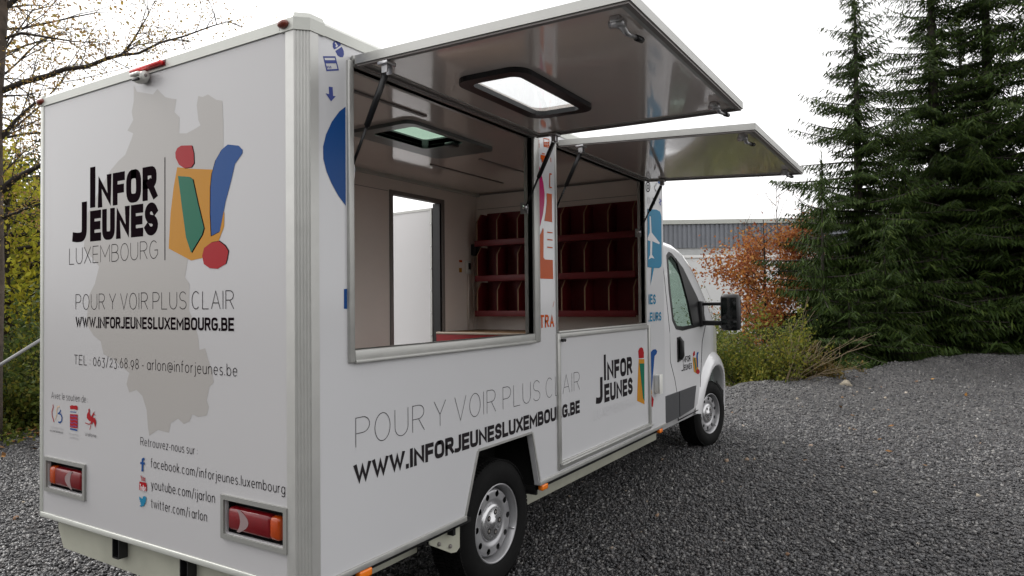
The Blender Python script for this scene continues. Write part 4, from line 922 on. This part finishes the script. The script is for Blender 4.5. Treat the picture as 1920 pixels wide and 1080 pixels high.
# mirror on two long arms
def mirror(mir):
    f = (lambda y: W-y) if mir else (lambda y: y)
    mb = MB(); mb.box(4.98, 5.10, f(-.345), f(-.165), 1.215, 1.565, BLACK, .035)
    m_ = mb.build('wing_mirror', cab)
    mb = MB(); mb.box(4.976, 4.9795, f(-.325), f(-.185), 1.33, 1.53, mat('mirror_glass', (.006, .007, .007), .12), .001); mb.box(4.976, 4.9795, f(-.325), f(-.185), 1.235, 1.315, mat('mirror_glass', (.3, .33, .33)), .001); mb.build('mirror_glass', m_)  # near-black base colour stands in for a dark reflection in the glass
    mb = MB(); mb.box(5.005, 5.045, f(-.17), f(.06), 1.455, 1.487, BLACK, .008); mb.box(5.005, 5.05, f(-.17), f(.05), 1.262, 1.310, BLACK, .008); mb.box(4.99, 5.07, f(.005), f(.05), 1.25, 1.50, BLACK, .012); mb.build('mirror_arm', m_)
    mb = MB(); mb.box(5.101, 5.125, f(-.335), f(-.19), 1.36, 1.46, LENSG, .01); mb.build('indicator_lens', m_)
mirror(False); mirror(True)
for y in (.28, 1.16):
    mb = MB(); mb.box(4.22, 4.36, y, y+.46, .95, 1.47, CABIN, .05); mb.box(4.36, 4.85, y, y+.46, .80, .95, CABIN, .05); mb.box(4.24, 4.33, y+.12, y+.34, 1.48, 1.66, CABIN, .04); mb.build('seat', cab)
mb = MB(); mb.box(5.15, 5.55, .12, W-.12, .95, 1.19, CABIN, .05); mb.build('dashboard', cab)
# door emblem
cd_ = lambda L: sub(L, 1220, 620, 4.695)
CABF = lambda a, b, off: (a, .030-off, b)
cpx = lambda u, v: (lambda p: (p[0], p[2]))(on(1, .030, u, v))
mb = MB(); F = Face(mb, CABF, cpx, 1, .0015)
F.text('I', cd_([(281, 280)])[0], cd_([(290, 278)])[0], cd_([(281, 212)])[0], TXT, .13, True); F.text('NFOR', cd_([(290, 280)])[0], cd_([(350, 270)])[0], cd_([(290, 226)])[0], TXT, .17, True, gap=.25)
F.text('J', cd_([(270, 357)])[0], cd_([(291, 354)])[0], cd_([(273, 290)])[0], TXT, .15, True); F.text('EUNES', cd_([(294, 350)])[0], cd_([(362, 334)])[0], cd_([(294, 298)])[0], TXT, .17, True, gap=.25)
F.text('LUXEMBOURG', cd_([(262, 405)])[0], cd_([(362, 378)])[0], cd_([(262, 388)])[0], TXTG, .03)
F.poly(cd_([(370, 232), (386, 236), (415, 240), (418, 330), (405, 378), (380, 362), (372, 300)]), VORG); F.poly(cd_([(371, 200), (380, 178), (388, 182), (388, 215), (372, 230)]), VRED)
F.poly(cd_([(378, 240), (388, 240), (402, 330), (395, 362)]), VGRN); F.poly(cd_([(400, 225), (404, 195), (416, 184), (421, 192), (414, 215), (416, 320), (406, 325)]), VBLU); F.poly(cd_(arc(414, 360, 17, 22, 0, 330, 11)), VRED)
mb.build('logo', cab)
# ================================================================ VEGETATION
BARK = mat('grey_brown_bark', (.085, .065, .05), .9, var=.5, vscale=9, bump=.5, bscale=30)
BARKD = mat('dark_bark', (.030, .024, .020), .9, var=.5, vscale=9, bump=.5, bscale=30)
TWIG = mat('pale_twig', (.17, .125, .075), .8, var=.3, vscale=10)
BIRCH = mat('birch_bark', (.34, .32, .29), .8, var=.65, vscale=7, stretch=(1, 1, 4))
def quads(C, T, Nn, ln, wd):
    """rhombic leaves: centres C, long axis T, normal-ish Nn, length ln, width wd"""
    T = T/np.linalg.norm(T, axis=1, keepdims=True); S = np.cross(T, Nn); S /= np.linalg.norm(S, axis=1, keepdims=True)+1e-9
    ln = np.broadcast_to(ln, len(C))[:, None]; wd = np.broadcast_to(wd, len(C))[:, None]
    V = np.stack([C-T*ln/2, C+S*wd/2-T*ln*.08, C+T*ln/2, C-S*wd/2-T*ln*.08], 1).reshape(-1, 3)
    return V
def qidx(n): return np.arange(n*4).reshape(n, 4)
def rnd_dir(n): v = rng.normal(size=(n, 3)); return v/np.linalg.norm(v, axis=1, keepdims=True)
SPR = leafmat('spruce_needles', [(.010, .019, .0035), (.019, .036, .006), (.032, .056, .009), (.014, .028, .005), (.055, .080, .014)], .15, .6)
def spruce(name, H, R0, seed, dens=1.0, zmin=.15):
    """crown mesh of drooping whorled branches carrying short needle sprays"""
    g = np.random.default_rng(seed); Cs = []; Ts = []; Ls = []; br = MB(); z = zmin
    while z < H-.15:
        f = 1-z/H; L0 = R0*(f**.88)*(.9+.2*g.random())+.10
        for k in range(int(4+3*f)):
            a = g.uniform(0, 6.28); L = L0*g.uniform(.48, 1.28); n = max(4, int(L/.085))
            s = np.linspace(0, 1, n); dr = -.30*f*g.uniform(.1, 1.9); up = .22*g.random()
            px_ = s*L; pz = z+dr*L*s**1.2*1.1+up*L*s**3*.8+.12*L*s*(1-f)*3
            P = np.stack([px_*math.cos(a), px_*math.sin(a), pz], 1)
            if L > .4: br.tube([tuple(p) for p in P[::max(1, n//4)]], [.014*L*(1-.8*i/ max(1, len(P[::max(1, n//4)])-1))+.002 for i in range(len(P[::max(1, n//4)]))], BARKD, 4, False)
            side = np.array([-math.sin(a), math.cos(a), 0]); fwd = np.array([math.cos(a), math.sin(a), 0])
            for i in range(0, n):
                w_ = (.34*L*(1-s[i])**.8+.10)*(.6 if s[i] < .25 else 1)
                for sg in (-1, 1):
                    m = max(1, int(w_/.05*dens))
                    for j in range(m):
                        t = (j+g.random())/m; d = side*sg*.8+fwd*.65; c = P[i]+d*w_*t*.85+np.array([0, 0, -.25*w_*t-g.random()*.05])
                        Cs.append(c); dd = d*.8+np.array([0, 0, -.55-.5*g.random()])+g.normal(0, .25, 3); Ts.append(dd); Ls.append(.11+.12*g.random())
        z += (.10+.11*g.random())*(1.5-.75*f)
    for k in range(int(260*H)):
        z = zmin+(H-zmin)*g.random()**2.4; rr = .32*R0*(1-z/H)*g.random()**.5; a = g.uniform(0, 6.28)
        Cs.append((rr*math.cos(a), rr*math.sin(a), z)); Ts.append((.7*math.cos(a), .7*math.sin(a), -.7-.4*g.random())); Ls.append(.12+.12*g.random())
    for k in range(10): Cs.append((0, 0, H-.3+k*.05)); Ts.append((g.normal(0, .6), g.normal(0, .6), 1)); Ls.append(.16)
    Cs, Ts, Ls = np.array(Cs), np.array(Ts), np.array(Ls)
    N1 = g.normal(size=Cs.shape)
    V = quads(Cs, Ts, N1, Ls, Ls*.15)
    return V, br
def make_tree(V, br, leaf, trunk_pts, trunk_r, bark, root, crown_name='crown'):
    tr = MB(); tr.tube(trunk_pts, trunk_r, bark, 10); tr.v += []; 
    if br: 
        off = len(tr.v); tr.add(br.v, br.f, bark, True)
    t = tr.build('trunk', root, normals=False); c = np_mesh(crown_name, V, qidx(len(V)//4), leaf, root)
    return t, c
def spruce_tree(px, dist, H, R0, seed, label, zb=-.3, dens=1.0):
    p = at(px, 560, dist); root = empty('spruce_tree', (p[0], p[1], zb), label, 'tree', 'dark spruces behind the yard')
    V, br = spruce('s', H, R0, seed, dens); make_tree(V, br, SPR, [(0, 0, -.1), (.03, 0, H*.5), (0, 0, H)], [.0125*H+.002, .0085*H, .006], BARKD, root)
    return root
def copy_tree(src, px, dist, s, rz, label, zb=-.3):
    p = at(px, 560, dist); c = src.copy(); scene.collection.objects.link(c); c.location = (p[0], p[1], zb); c.scale = (s[0], s[0], s[1]); c.rotation_euler.z = rz; c['label'] = label
    for ch in src.children: d = ch.copy(); scene.collection.objects.link(d); d.parent = c
    return c
S1 = spruce_tree(1613, 19, 10.3, 2.5, 11, 'tall spruce with slender pointed top, nearest to the orange beech')
S2 = spruce_tree(1758, 21.5, 14.5, 2.75, 12, 'very tall spruce in the middle of the dark group, trunk showing against the sky')
S3 = spruce_tree(1660, 17.2, 3.6, 1.35, 13, 'small young spruce in front of the tall trunks', dens=1.0)
copy_tree(S2, 1862, 22, (1.0, 1.03), 2.1, 'very tall spruce with thin reddish trunk near the right picture edge')
copy_tree(S1, 1965, 21, (1.15, 1.2), 1.2, 'tall spruce cut off by the right picture edge')
copy_tree(S1, 1708, 25, (1.0, .72), 4.0, 'spruce standing behind the two tallest ones')
copy_tree(S2, 1810, 25, (1.0, .72), 3.3, 'spruce hidden in the gap between the two very tall ones')
copy_tree(S3, 1545, 16.8, (1.0, 1.35), 2.7, 'bushy young spruce beside the bare twig shrub')
copy_tree(S3, 1770, 19.0, (1.25, .95), 1.9, 'low wide young spruce at the gravel rim under the tallest tree')
copy_tree(S3, 1880, 20.2, (1.5, 1.2), .6, 'wide young spruce at the gravel rim near the right edge')
copy_tree(S3, 1700, 18.8, (1.35, 1.45), 5.1, 'young spruce between the small front one and the tall trunks')
copy_tree(S3, 1590, 16.4, (1.0, .65), 3.9, 'smallest spruce, knee-high at the gravel rim')

# generic broadleaf: branching skeleton, leaves around the twigs
def branch_out(g, p, d, L, r, depth, segs, tips, spread=.55, grav=.04, kids=(3, 5)):
    n = 5; pts = [p]; q = np.array(p, float); d = d/np.linalg.norm(d)
    for i in range(n):
        d = d+g.normal(0, .11, 3)+np.array([0, 0, grav]); d /= np.linalg.norm(d); q = q+d*L/n; pts.append(q.copy())
    segs.append((pts, [r*(1-.65*i/n) for i in range(n+1)]))
    if depth == 0: tips.append(pts); return
    for k in range(g.integers(*kids)):
        i = g.integers(1, n+1); dd = d+g.normal(0, spread, 3); branch_out(g, pts[i], dd, L*g.uniform(.5, .75), r*(1-.65*i/n)*.62, depth-1, segs, tips, spread, grav, kids)
    if depth: tips.append(pts[3:])
def skeleton_mb(segs, bark, n=5):
    b = MB()
    for pts, rs in segs: b.tube([tuple(p) for p in pts], [max(.003, x) for x in rs], bark, n if rs[0] > .02 else 4, False)
    return b
def leaf_cloud(g, tips, per, spread, ln, wd, droop=.3):
    C = []
    for pts in tips:
        P = np.array(pts); i = g.integers(0, len(P), per); C.append(P[i]+g.normal(0, spread, (per, 3)))
    C = np.concatenate(C); T = g.normal(size=C.shape)+np.array([0, 0, -droop]); return quads(C, T, g.normal(size=C.shape), ln*(.6+.8*g.random(len(C))), wd*(.6+.8*g.random(len(C))))
# --- orange beech between the truck and the spruces
g = np.random.default_rng(5)
BEECH = leafmat('copper_beech_leaf', [(.20, .06, .02), (.34, .12, .03), (.44, .20, .05), (.24, .065, .03), (.52, .30, .10), (.17, .05, .03), (.30, .10, .05), (.40, .15, .03)], .4)
def beech(px, dist, H, label, seed, wdt):
    g = np.random.default_rng(seed); p = at(px, 560, dist); root = empty('beech_tree', (p[0], p[1], -.35), label, 'tree')
    segs = []; tips = []; trunk = [np.array((0, 0, z)) + np.array((.05*math.sin(z*1.3), .04*math.cos(z), 0)) for z in np.linspace(0, H, 9)]
    segs.append((trunk, [.07*(1-.85*i/8) for i in range(9)]))
    for z in np.arange(.25, H*.93, .16):
        a = g.uniform(0, 6.28); f = 1-z/H; branch_out(g, (0, 0, z), np.array((math.cos(a), math.sin(a), .35)), wdt*(.35+.9*f**.8)*g.uniform(.6, 1.1), .022*f+.006, 1, segs, tips, .5, .03, (3, 6))
    tips = [t for t in tips if np.mean([q_[2] for q_ in t]) < H*.88]
    V = leaf_cloud(g, tips, 84, .17, .085, .06); make_tree(V, skeleton_mb(segs[1:], BARKD), BEECH, [tuple(q_) for q_ in trunk], [.07*(1-.85*i/8) for i in range(9)], BARKD, root)
beech(1432, 19.0, 3.9, 'young beech with copper orange autumn leaves beside the cab mirror', 3, 1.45)
beech(1505, 21, 4.6, 'thin half-bare beech with orange leaves, behind the bare twig shrub', 4, .85)
# --- small bare trees against the sky there
def bare_tree(px, dist, H, label, seed, spread=.3):
    g = np.random.default_rng(seed); p = at(px, 560, dist); root = empty('bare_tree', (p[0], p[1], -.35), label, 'tree')
    segs = []; tips = []; trunk = [np.array((.06*math.sin(z), .05*math.sin(z*1.7), z)) for z in np.linspace(0, H, 8)]
    for z in np.arange(H*.25, H*.97, .22):
        a = g.uniform(0, 6.28); branch_out(g, (.06*math.sin(z), .05*math.sin(z*1.7), z), np.array((math.cos(a), math.sin(a), 1.1)), H*.17*g.uniform(.5, 1.2), .012, 1, segs, tips, .3, .05, (2, 4))
    tr = MB(); tr.tube([tuple(q_) for q_ in trunk], [.045*(1-.9*i/7) for i in range(8)], BARK, 6); tr.build('trunk', root, normals=False)
    b = skeleton_mb(segs, BARK, 4); b.build('branches', root, normals=False)
    tp = [t for k, t in enumerate(tips) if k % 2 == 0]; V = leaf_cloud(g, tp, 2, .05, .06, .04); np_mesh('crown', V, qidx(len(V)//4), BEECH, root)
bare_tree(1462, 22, 5.3, 'thin leafless tree with a straight trunk rising above the orange beech', 21)
bare_tree(1400, 23, 4.3, 'thin leafless sapling left of the straight bare tree', 22); bare_tree(1532, 20, 4.4, 'grey leafless tree beside the left spruce', 23)

# --- shrubs
def bush(px, dist, w_, h_, leafm, label, seed, n=3000, ln=.07, name='bush', group=None, zb=-.3, stems=9, fill=.5, sm=None):
    g = np.random.default_rng(seed); p = at(px, 560, dist); root = empty(name, (p[0], p[1], zb), label, 'bush', group)
    segs = []; tips = []
    for k in range(stems):
        a = g.uniform(0, 6.28); d = np.array((math.cos(a)*w_*.55/h_, math.sin(a)*w_*.55/h_, 1.0)); branch_out(g, (g.normal(0, w_*.12), g.normal(0, w_*.12), 0), d, h_*g.uniform(.55, 1.0), .015, 1, segs, tips, .45, .02, (4, 7))
    per = max(3, n//max(1, len(tips))); V = leaf_cloud(g, tips, per, fill*w_*.13, ln, ln*.6)
    skeleton_mb(segs, sm or BARKD, 4).build('stems', root, normals=False); np_mesh('leaves', V, qidx(len(V)//4), leafm, root)
    return root
YGR = leafmat('yellow_green_leaf', [(.08, .10, .018), (.15, .16, .025), (.055, .075, .015), (.22, .19, .03), (.11, .13, .02)], .4)
GRN = leafmat('green_shrub_leaf', [(.06, .09, .016), (.10, .13, .022), (.04, .06, .015), (.15, .17, .028), (.20, .17, .04)], .35)
BRN = leafmat('brown_shrub_leaf', [(.09, .055, .02), (.13, .09, .03), (.06, .05, .02), (.10, .10, .025), (.16, .10, .03)], .35)
bush(1482, 13.6, 1.25, 1.45, YGR, 'yellow green willow-like shrub around the bare twigs', 31, 3400, .06)
bush(1385, 14.0, 1.2, .95, GRN, 'green shrub just past the front wheel', 32, 4600, .06); bush(1430, 13.4, 1.0, .72, YGR, 'low yellowish shrub at the gravel rim', 33, 3600, .06)
bush(1345, 17, 1.6, 1.3, GRN, 'green shrub partly behind the cab', 34, 4200, .07); bush(1530, 13.9, .9, .7, BRN, 'low brownish shrub below the bare twig fan', 35, 2400, .06)
bush(1590, 14.6, .9, .55, BRN, 'low brown weeds beside the pale rock', 36, 1800, .05); bush(1335, 26, 1.5, 1.9, YGR, 'pale shrub in front of the white wall', 37, 700, .07)
# bare fan of pale twigs
g = np.random.default_rng(8); p = at(1470, 560, 13.0); root = empty('twig_shrub', (p[0], p[1], -.12), 'leafless shrub, a fan of long pale arching twigs', 'bush')
segs = []; rt = RT
for k in range(15):
    a = g.uniform(-.25, 1.0); L = g.uniform(.7, 1.75); P = []; lean = g.normal(0, .25)
    for s in np.linspace(0, 1, 7): h_ = L*math.cos(a)*s-.22*abs(a)*s*s*L; P.append(np.array((rt[0]*L*math.sin(a)*s*(1+.35*s)+lean*FW[0]*s*.5+g.normal(0, .006), rt[1]*L*math.sin(a)*s*(1+.35*s)+lean*FW[1]*s*.5, h_))+np.array([rt[0], rt[1], 0])*g.normal(0, .03))
    segs.append((P, [.0065*(1-.8*i/6) for i in range(7)]))
    for j in range(3):
        q0 = P[g.integers(3, 6)]; d = (P[-1]-P[3]); d = d/np.linalg.norm(d)+g.normal(0, .35, 3); segs.append(([q0, q0+d*.12, q0+d*.26+np.array([0, 0, .02])], [.004, .003, .002]))
skeleton_mb(segs, TWIG, 5).build('stems', root, normals=False)
# pale rock
bm = bmesh.new(); bmesh.ops.create_icosphere(bm, subdivisions=3, radius=1)
for v in bm.verts: n_ = .9+.16*math.sin(v.co.x*2.1+1)*math.cos(v.co.y*2.7)+.07*math.sin(v.co.z*6+v.co.x*4); v.co = (v.co.x*.15*n_, v.co.y*.13*n_, v.co.z*.12*n_)
mb = MB(); mb.bm(bm, mat('pale_sandstone', (.24, .21, .16), .85, var=.4, vscale=8, bump=.5, bscale=20)); rk = mb.build('rock', None); p = at(1583, 560, 12.9); rk.location = (p[0], p[1], .02); tag(rk, 'pale tan rock on the rim of the gravel', 'rock')

# --- left side: birch with a long bough over the truck, undergrowth and woods behind
AUT = leafmat('autumn_birch_leaf', [(.26, .17, .05), (.36, .24, .06), (.24, .14, .07), (.34, .21, .09), (.20, .18, .05), (.42, .30, .08)], .45)
YG2 = leafmat('yellow_forest_leaf', [(.34, .34, .035), (.46, .42, .04), (.24, .27, .03), (.54, .46, .06), (.16, .19, .03)], .5)
DGR = leafmat('dark_forest_leaf', [(.045, .07, .018), (.07, .10, .025), (.03, .045, .015), (.12, .13, .03)], .3)
g = np.random.default_rng(77); BD = 9.5
tb = at(-14, 560, BD); root = empty('birch_tree', (tb[0], tb[1], -.2), 'birch at the left picture edge with a long bough reaching over the truck roof', 'tree')
loc = lambda u, v, d: at(u, v, d)-np.array((tb[0], tb[1], -.2))
trunk = [loc(-22, 860, BD)-np.array((0, 0, .15))]+[loc(u-16, v, BD) for u, v in ((-3, 700), (2, 520), (0, 360), (0, 200), (8, 90), (14, 0), (22, -160), (30, -400))]
segs = []; tips = []
def bough(pix, r0, r1, d0, d1, kids, kl):
    P = [loc(u, v, d0+(d1-d0)*i/(len(pix)-1)) for i, (u, v) in enumerate(pix)]
    segs.append((P, list(np.linspace(r0, r1, len(P)))))
    for i in range(1, len(P)):
        for k in range(kids):
            t_ = g.random(); q0 = P[i-1]*(1-t_)+P[i]*t_; dd = (P[i]-P[i-1])/np.linalg.norm(P[i]-P[i-1])+g.normal(0, .7, 3)+np.array((0, 0, .1)); branch_out(g, q0, dd, kl*g.uniform(.5, 1.2), .006, 1, segs, tips, .6, -.02, (2, 5))
bough([(0, 172), (40, 155), (90, 142), (120, 130), (165, 124), (200, 110), (228, 103), (260, 100), (300, 80), (345, 68), (400, 48), (437, 38)], .033, .004, BD, 8.2, 2, .45)
bough([(228, 103), (248, 78), (262, 55), (278, 28), (288, 5)], .016, .003, 9.1, 8.9, 2, .35)
bough([(228, 103), (255, 85), (300, 78), (345, 52)], .010, .003, 9.1, 8.8, 1, .3)
bough([(0, 75), (40, 62), (90, 70), (140, 78), (180, 80)], .02, .004, BD, 9.0, 3, .45); bough([(0, 262), (30, 225), (62, 196), (80, 185)], .025, .008, BD, 9.2, 3, .45)
bough([(0, 360), (28, 335), (60, 318), (80, 308)], .04, .02, BD, 9.0, 2, .5); bough([(4, 20), (50, -20), (110, -40), (170, -30)], .03, .006, BD, 9.2, 4, .5)
bough([(0, 410), (40, 395), (80, 380)], .02, .01, BD, 9.0, 3, .5); bough([(0, 130), (-60, 60), (-120, 30)], .03, .01, BD, 9.4, 4, .6); bough([(5, 180), (50, 178), (95, 200)], .012, .004, BD, 10, 4, .5)
bough([(8, 95), (60, 20), (120, 5)], .014, .004, BD, 10.5, 4, .5); bough([(0, 330), (50, 280), (90, 250)], .014, .004, BD, 10.5, 5, .5)
V = leaf_cloud(g, tips, 14, .10, .029, .019)
fl = V.reshape(-1, 4, 3); ctr = fl.mean(1)
V = fl.reshape(-1, 3)
tr = MB(); tr.tube([tuple(q_) for q_ in trunk], [.13, .115, .11, .105, .10, .095, .09, .08, .06], BARK, 12); tr.build('trunk', root, normals=False)
skeleton_mb(segs, BARKD, 6).build('branches', root, normals=False); np_mesh('crown', V, qidx(len(V)//4), AUT, root)
def forest_tree(px, dist, H, cw, leafm, label, seed, n=9000, ln=.10, bark=BARKD, zlow=.25):
    g = np.random.default_rng(seed); p = at(px, 560, dist); root = empty('broadleaf_tree', (p[0], p[1], -.2), label, 'tree', 'woodland trees behind the truck')
    segs = []; tips = []; trunk = [np.array((.12*math.sin(z*.6+seed), .1*math.cos(z*.5), z)) for z in np.linspace(0, H*.95, 8)]
    for z in np.arange(H*zlow, H*.92, H*.055):
        for _ in range(2):
            a = g.uniform(0, 6.28); f = math.sin(math.pi*min(.97, max(.12, (z/H-zlow*.6)/(1-zlow*.6))))**.7
            branch_out(g, (0, 0, z), np.array((math.cos(a), math.sin(a), .4)), cw*f*g.uniform(.6, 1.1), .03, 1, segs, tips, .55, .02, (3, 6))
    V = leaf_cloud(g, tips, max(4, n//len(tips)), .22, ln, ln*.65); make_tree(V, skeleton_mb(segs, bark, 4), leafm, [tuple(q_) for q_ in trunk], [.14*(1-.85*i/7) for i in range(8)], bark, root)
    return root
forest_tree(28, 13.5, 3.9, 1.9, YG2, 'yellow green leafy tree right behind the birch trunk', 41, 15000, .085, zlow=.12)
forest_tree(-60, 15, 8.5, 2.8, AUT, 'taller thin autumn tree behind the yellow green one', 42, 2600, .08); forest_tree(95, 17, 4.2, 2.2, DGR, 'dark leafy tree half hidden by the truck box', 43, 9000, .10, zlow=.1)
forest_tree(-10, 19, 4.4, 2.4, DGR, 'dark low tree deep in the woodland gap', 44, 9000, .11, zlow=.08)
bush(20, 11.0, 1.6, 1.5, DGR, 'dark green bush at the yard edge left of the truck', 51, 6000, .07); bush(70, 10.6, 1.5, 1.25, GRN, 'green bush touching the rear edge of the truck in view', 52, 6000, .06); bush(-30, 10.4, 1.3, 1.1, YGR, 'yellowish bush cut off by the left picture edge', 53, 4200, .06)
bush(45, 9.7, 1.1, .55, GRN, 'low green weeds on the leaf litter by the yard', 54, 2600, .05)
# leaf litter
g = np.random.default_rng(90); n = 9000; a = g.uniform(-7, 6, n); b = g.normal(0, .9, n)
ex_ = np.array([(-6, 10.5), (2.2, 7.6), (5.5, 5.2)]); x = a; y = np.interp(a, ex_[:, 0], ex_[:, 1])+b+.55
x[:30] = g.uniform(3, 13, 30); y[:30] = g.uniform(-4.5, -.6, 30)
z = np.where(edge_dist(x, y) > .1, lot_height(x, y), -.05)+.03
V = quads(np.stack([x, y, z], 1), g.normal(size=(n, 3))*np.array((1, 1, .25)), np.array((0, 0, 1))+g.normal(0, .3, (n, 3)), .07, .045)
o = np_mesh('leaf_litter', V, qidx(n), leafmat('fallen_leaf', [(.20, .09, .03), (.28, .14, .04), (.12, .06, .025), (.34, .19, .06)], .1)); tag(o, 'brown fallen leaves along the woodland side of the yard', 'leaves', kind='stuff')
# distant woodland closing the gaps low down
g = np.random.default_rng(91)
def woods(name, label, a0, a1, d0, d1, hmax, n, ln, m, hmin=0):
    th = g.uniform(a0, a1, n); rr = g.uniform(d0, d1, n); hh = hmax*(.72+.28*np.sin(th*23)*np.cos(th*11+1)+.12*np.sin(th*71)); zz = hmin+g.random(n)**.9*hh
    C = np.stack([CAM[0]+rr*np.cos(th), CAM[1]+rr*np.sin(th), zz-.3], 1); V = quads(C, g.normal(size=(n, 3)), g.normal(size=(n, 3)), ln*(.6+.8*g.random(n)), ln*.6)
    o = np_mesh(name, V, qidx(n), m); tag(o, label, 'woods', kind='stuff')
woods('far_woods', 'dense mixed woodland behind the trees left of the truck', YAW+R(1), YAW+R(66), 22, 30, 4.4, 46000, .35, GRN)
woods('spruce_thicket', 'dark spruce thicket filling in under the tall spruces', YAW-R(44), YAW-R(25), 26, 31, 3.8, 16000, .34, SPR)
woods('sky_blocking_woods', 'unseen woodland behind the viewer, added to block sky light', R(158), R(250), 14, 20, 8, 12000, .8, SPR)  # out of view, added to dim the sky light on the rear panel

# ================================================================ BUILDING beyond the yard
CLAD = mat('grey_ribbed_cladding', (.16, .17, .19), .5, metal=.2, var=.1, vscale=1.5); BLK = mat('pale_blockwork', (.42, .43, .43), .9, var=.12, vscale=3); WHW = mat('white_render_wall', (.66, .67, .67), .8, var=.06, vscale=.8)
COP = mat('grey_parapet_coping', (.40, .41, .38), .5)
A_ = at(1160, 490, 46); B_ = at(1560, 490, 49.5); dv = (B_-A_)[:2]; ln_ = np.linalg.norm(dv); dv /= ln_; nv = np.array((-dv[1], dv[0]))
if np.dot(nv, A_[:2]-CAM[:2]) < 0: nv = -nv
root = empty('warehouse', (A_[0], A_[1], -.8), 'low warehouse with grey ribbed cladding band above pale block wall', 'building')
def bl(mb, s0, s1, d0, d1, z0, z1, m):
    q = [dv*s+nv*d for s, d in ((s0, d0), (s1, d0), (s1, d1), (s0, d1))]
    mb.hexa([(p[0], p[1], z0) for p in q], [(p[0], p[1], z1) for p in q], m)
LEN = 44; zo_ = .8
zt = lambda v, d=47: CAM[2]+(ray(1350, v)[2]/math.hypot(*ray(1350, v)[:2]))*d+zo_
mb = MB(); bl(mb, 0, LEN, .05, 20, 0, zt(463), BLK); wallp = mb.build('wall', root)
mb = MB(); z0c, z1c = zt(464), zt(419); s = 0
while s < LEN: bl(mb, s, s+.17, -.06, -.001, z0c, z1c, CLAD); s += .30
bl(mb, 0, LEN, -.0005, .3, z0c, z1c, CLAD); mb.build('cladding', root)
mb = MB(); bl(mb, -.2, LEN+.2, -.18, 20.2, z1c+.002, zt(411), COP); bl(mb, 0, LEN, 1, 19, zt(411)+.002, zt(407), mat('pale_roof_sheet', (.62, .62, .50), .6)); mb.build('roof', root)
mb = MB(); zj = zt(463)
for k in range(1, 9): bl(mb, 0, LEN, .044, .0495, k*.42, k*.42+.02, GREYJ)
mb.build('wall_joint', wallp)
# white wall in front of it
A2 = at(1190, 560, 38); root2 = empty('white_wall', (A2[0], A2[1], -.8), 'long white rendered wall in front of the warehouse', 'wall')
zt2 = lambda v: CAM[2]+(ray(1350, v)[2]/math.hypot(*ray(1350, v)[:2]))*39+zo_
mb = MB(); bl(mb, 0, 46, 0, .25, 0, zt2(483), WHW); mb.build('wall', root2); mb = MB(); bl(mb, -.02, 46.02, -.06, .31, zt2(483)+.002, zt2(478), mat('white_coping', (.78, .78, .77), .5)); mb.build('coping', root2)

# slim grey pole left of the truck
p0, p1 = at(-60, 722, 8.6), at(110, 616, 8.9); mb = MB(); mb.tube([p0, p1], .017, mat('grey_pole', (.22, .22, .22), .5, metal=.3), 10); mb.tube([p1, p1+np.array((0, 0, -1.45))], .03, ALU, 10); mb.tube([p0, (p0[0], p0[1], .0)], .03, ALU, 10)
o = mb.build('slanted_pole'); tag(o, 'slim grey metal pole slanting up towards the truck from the left', 'pole')
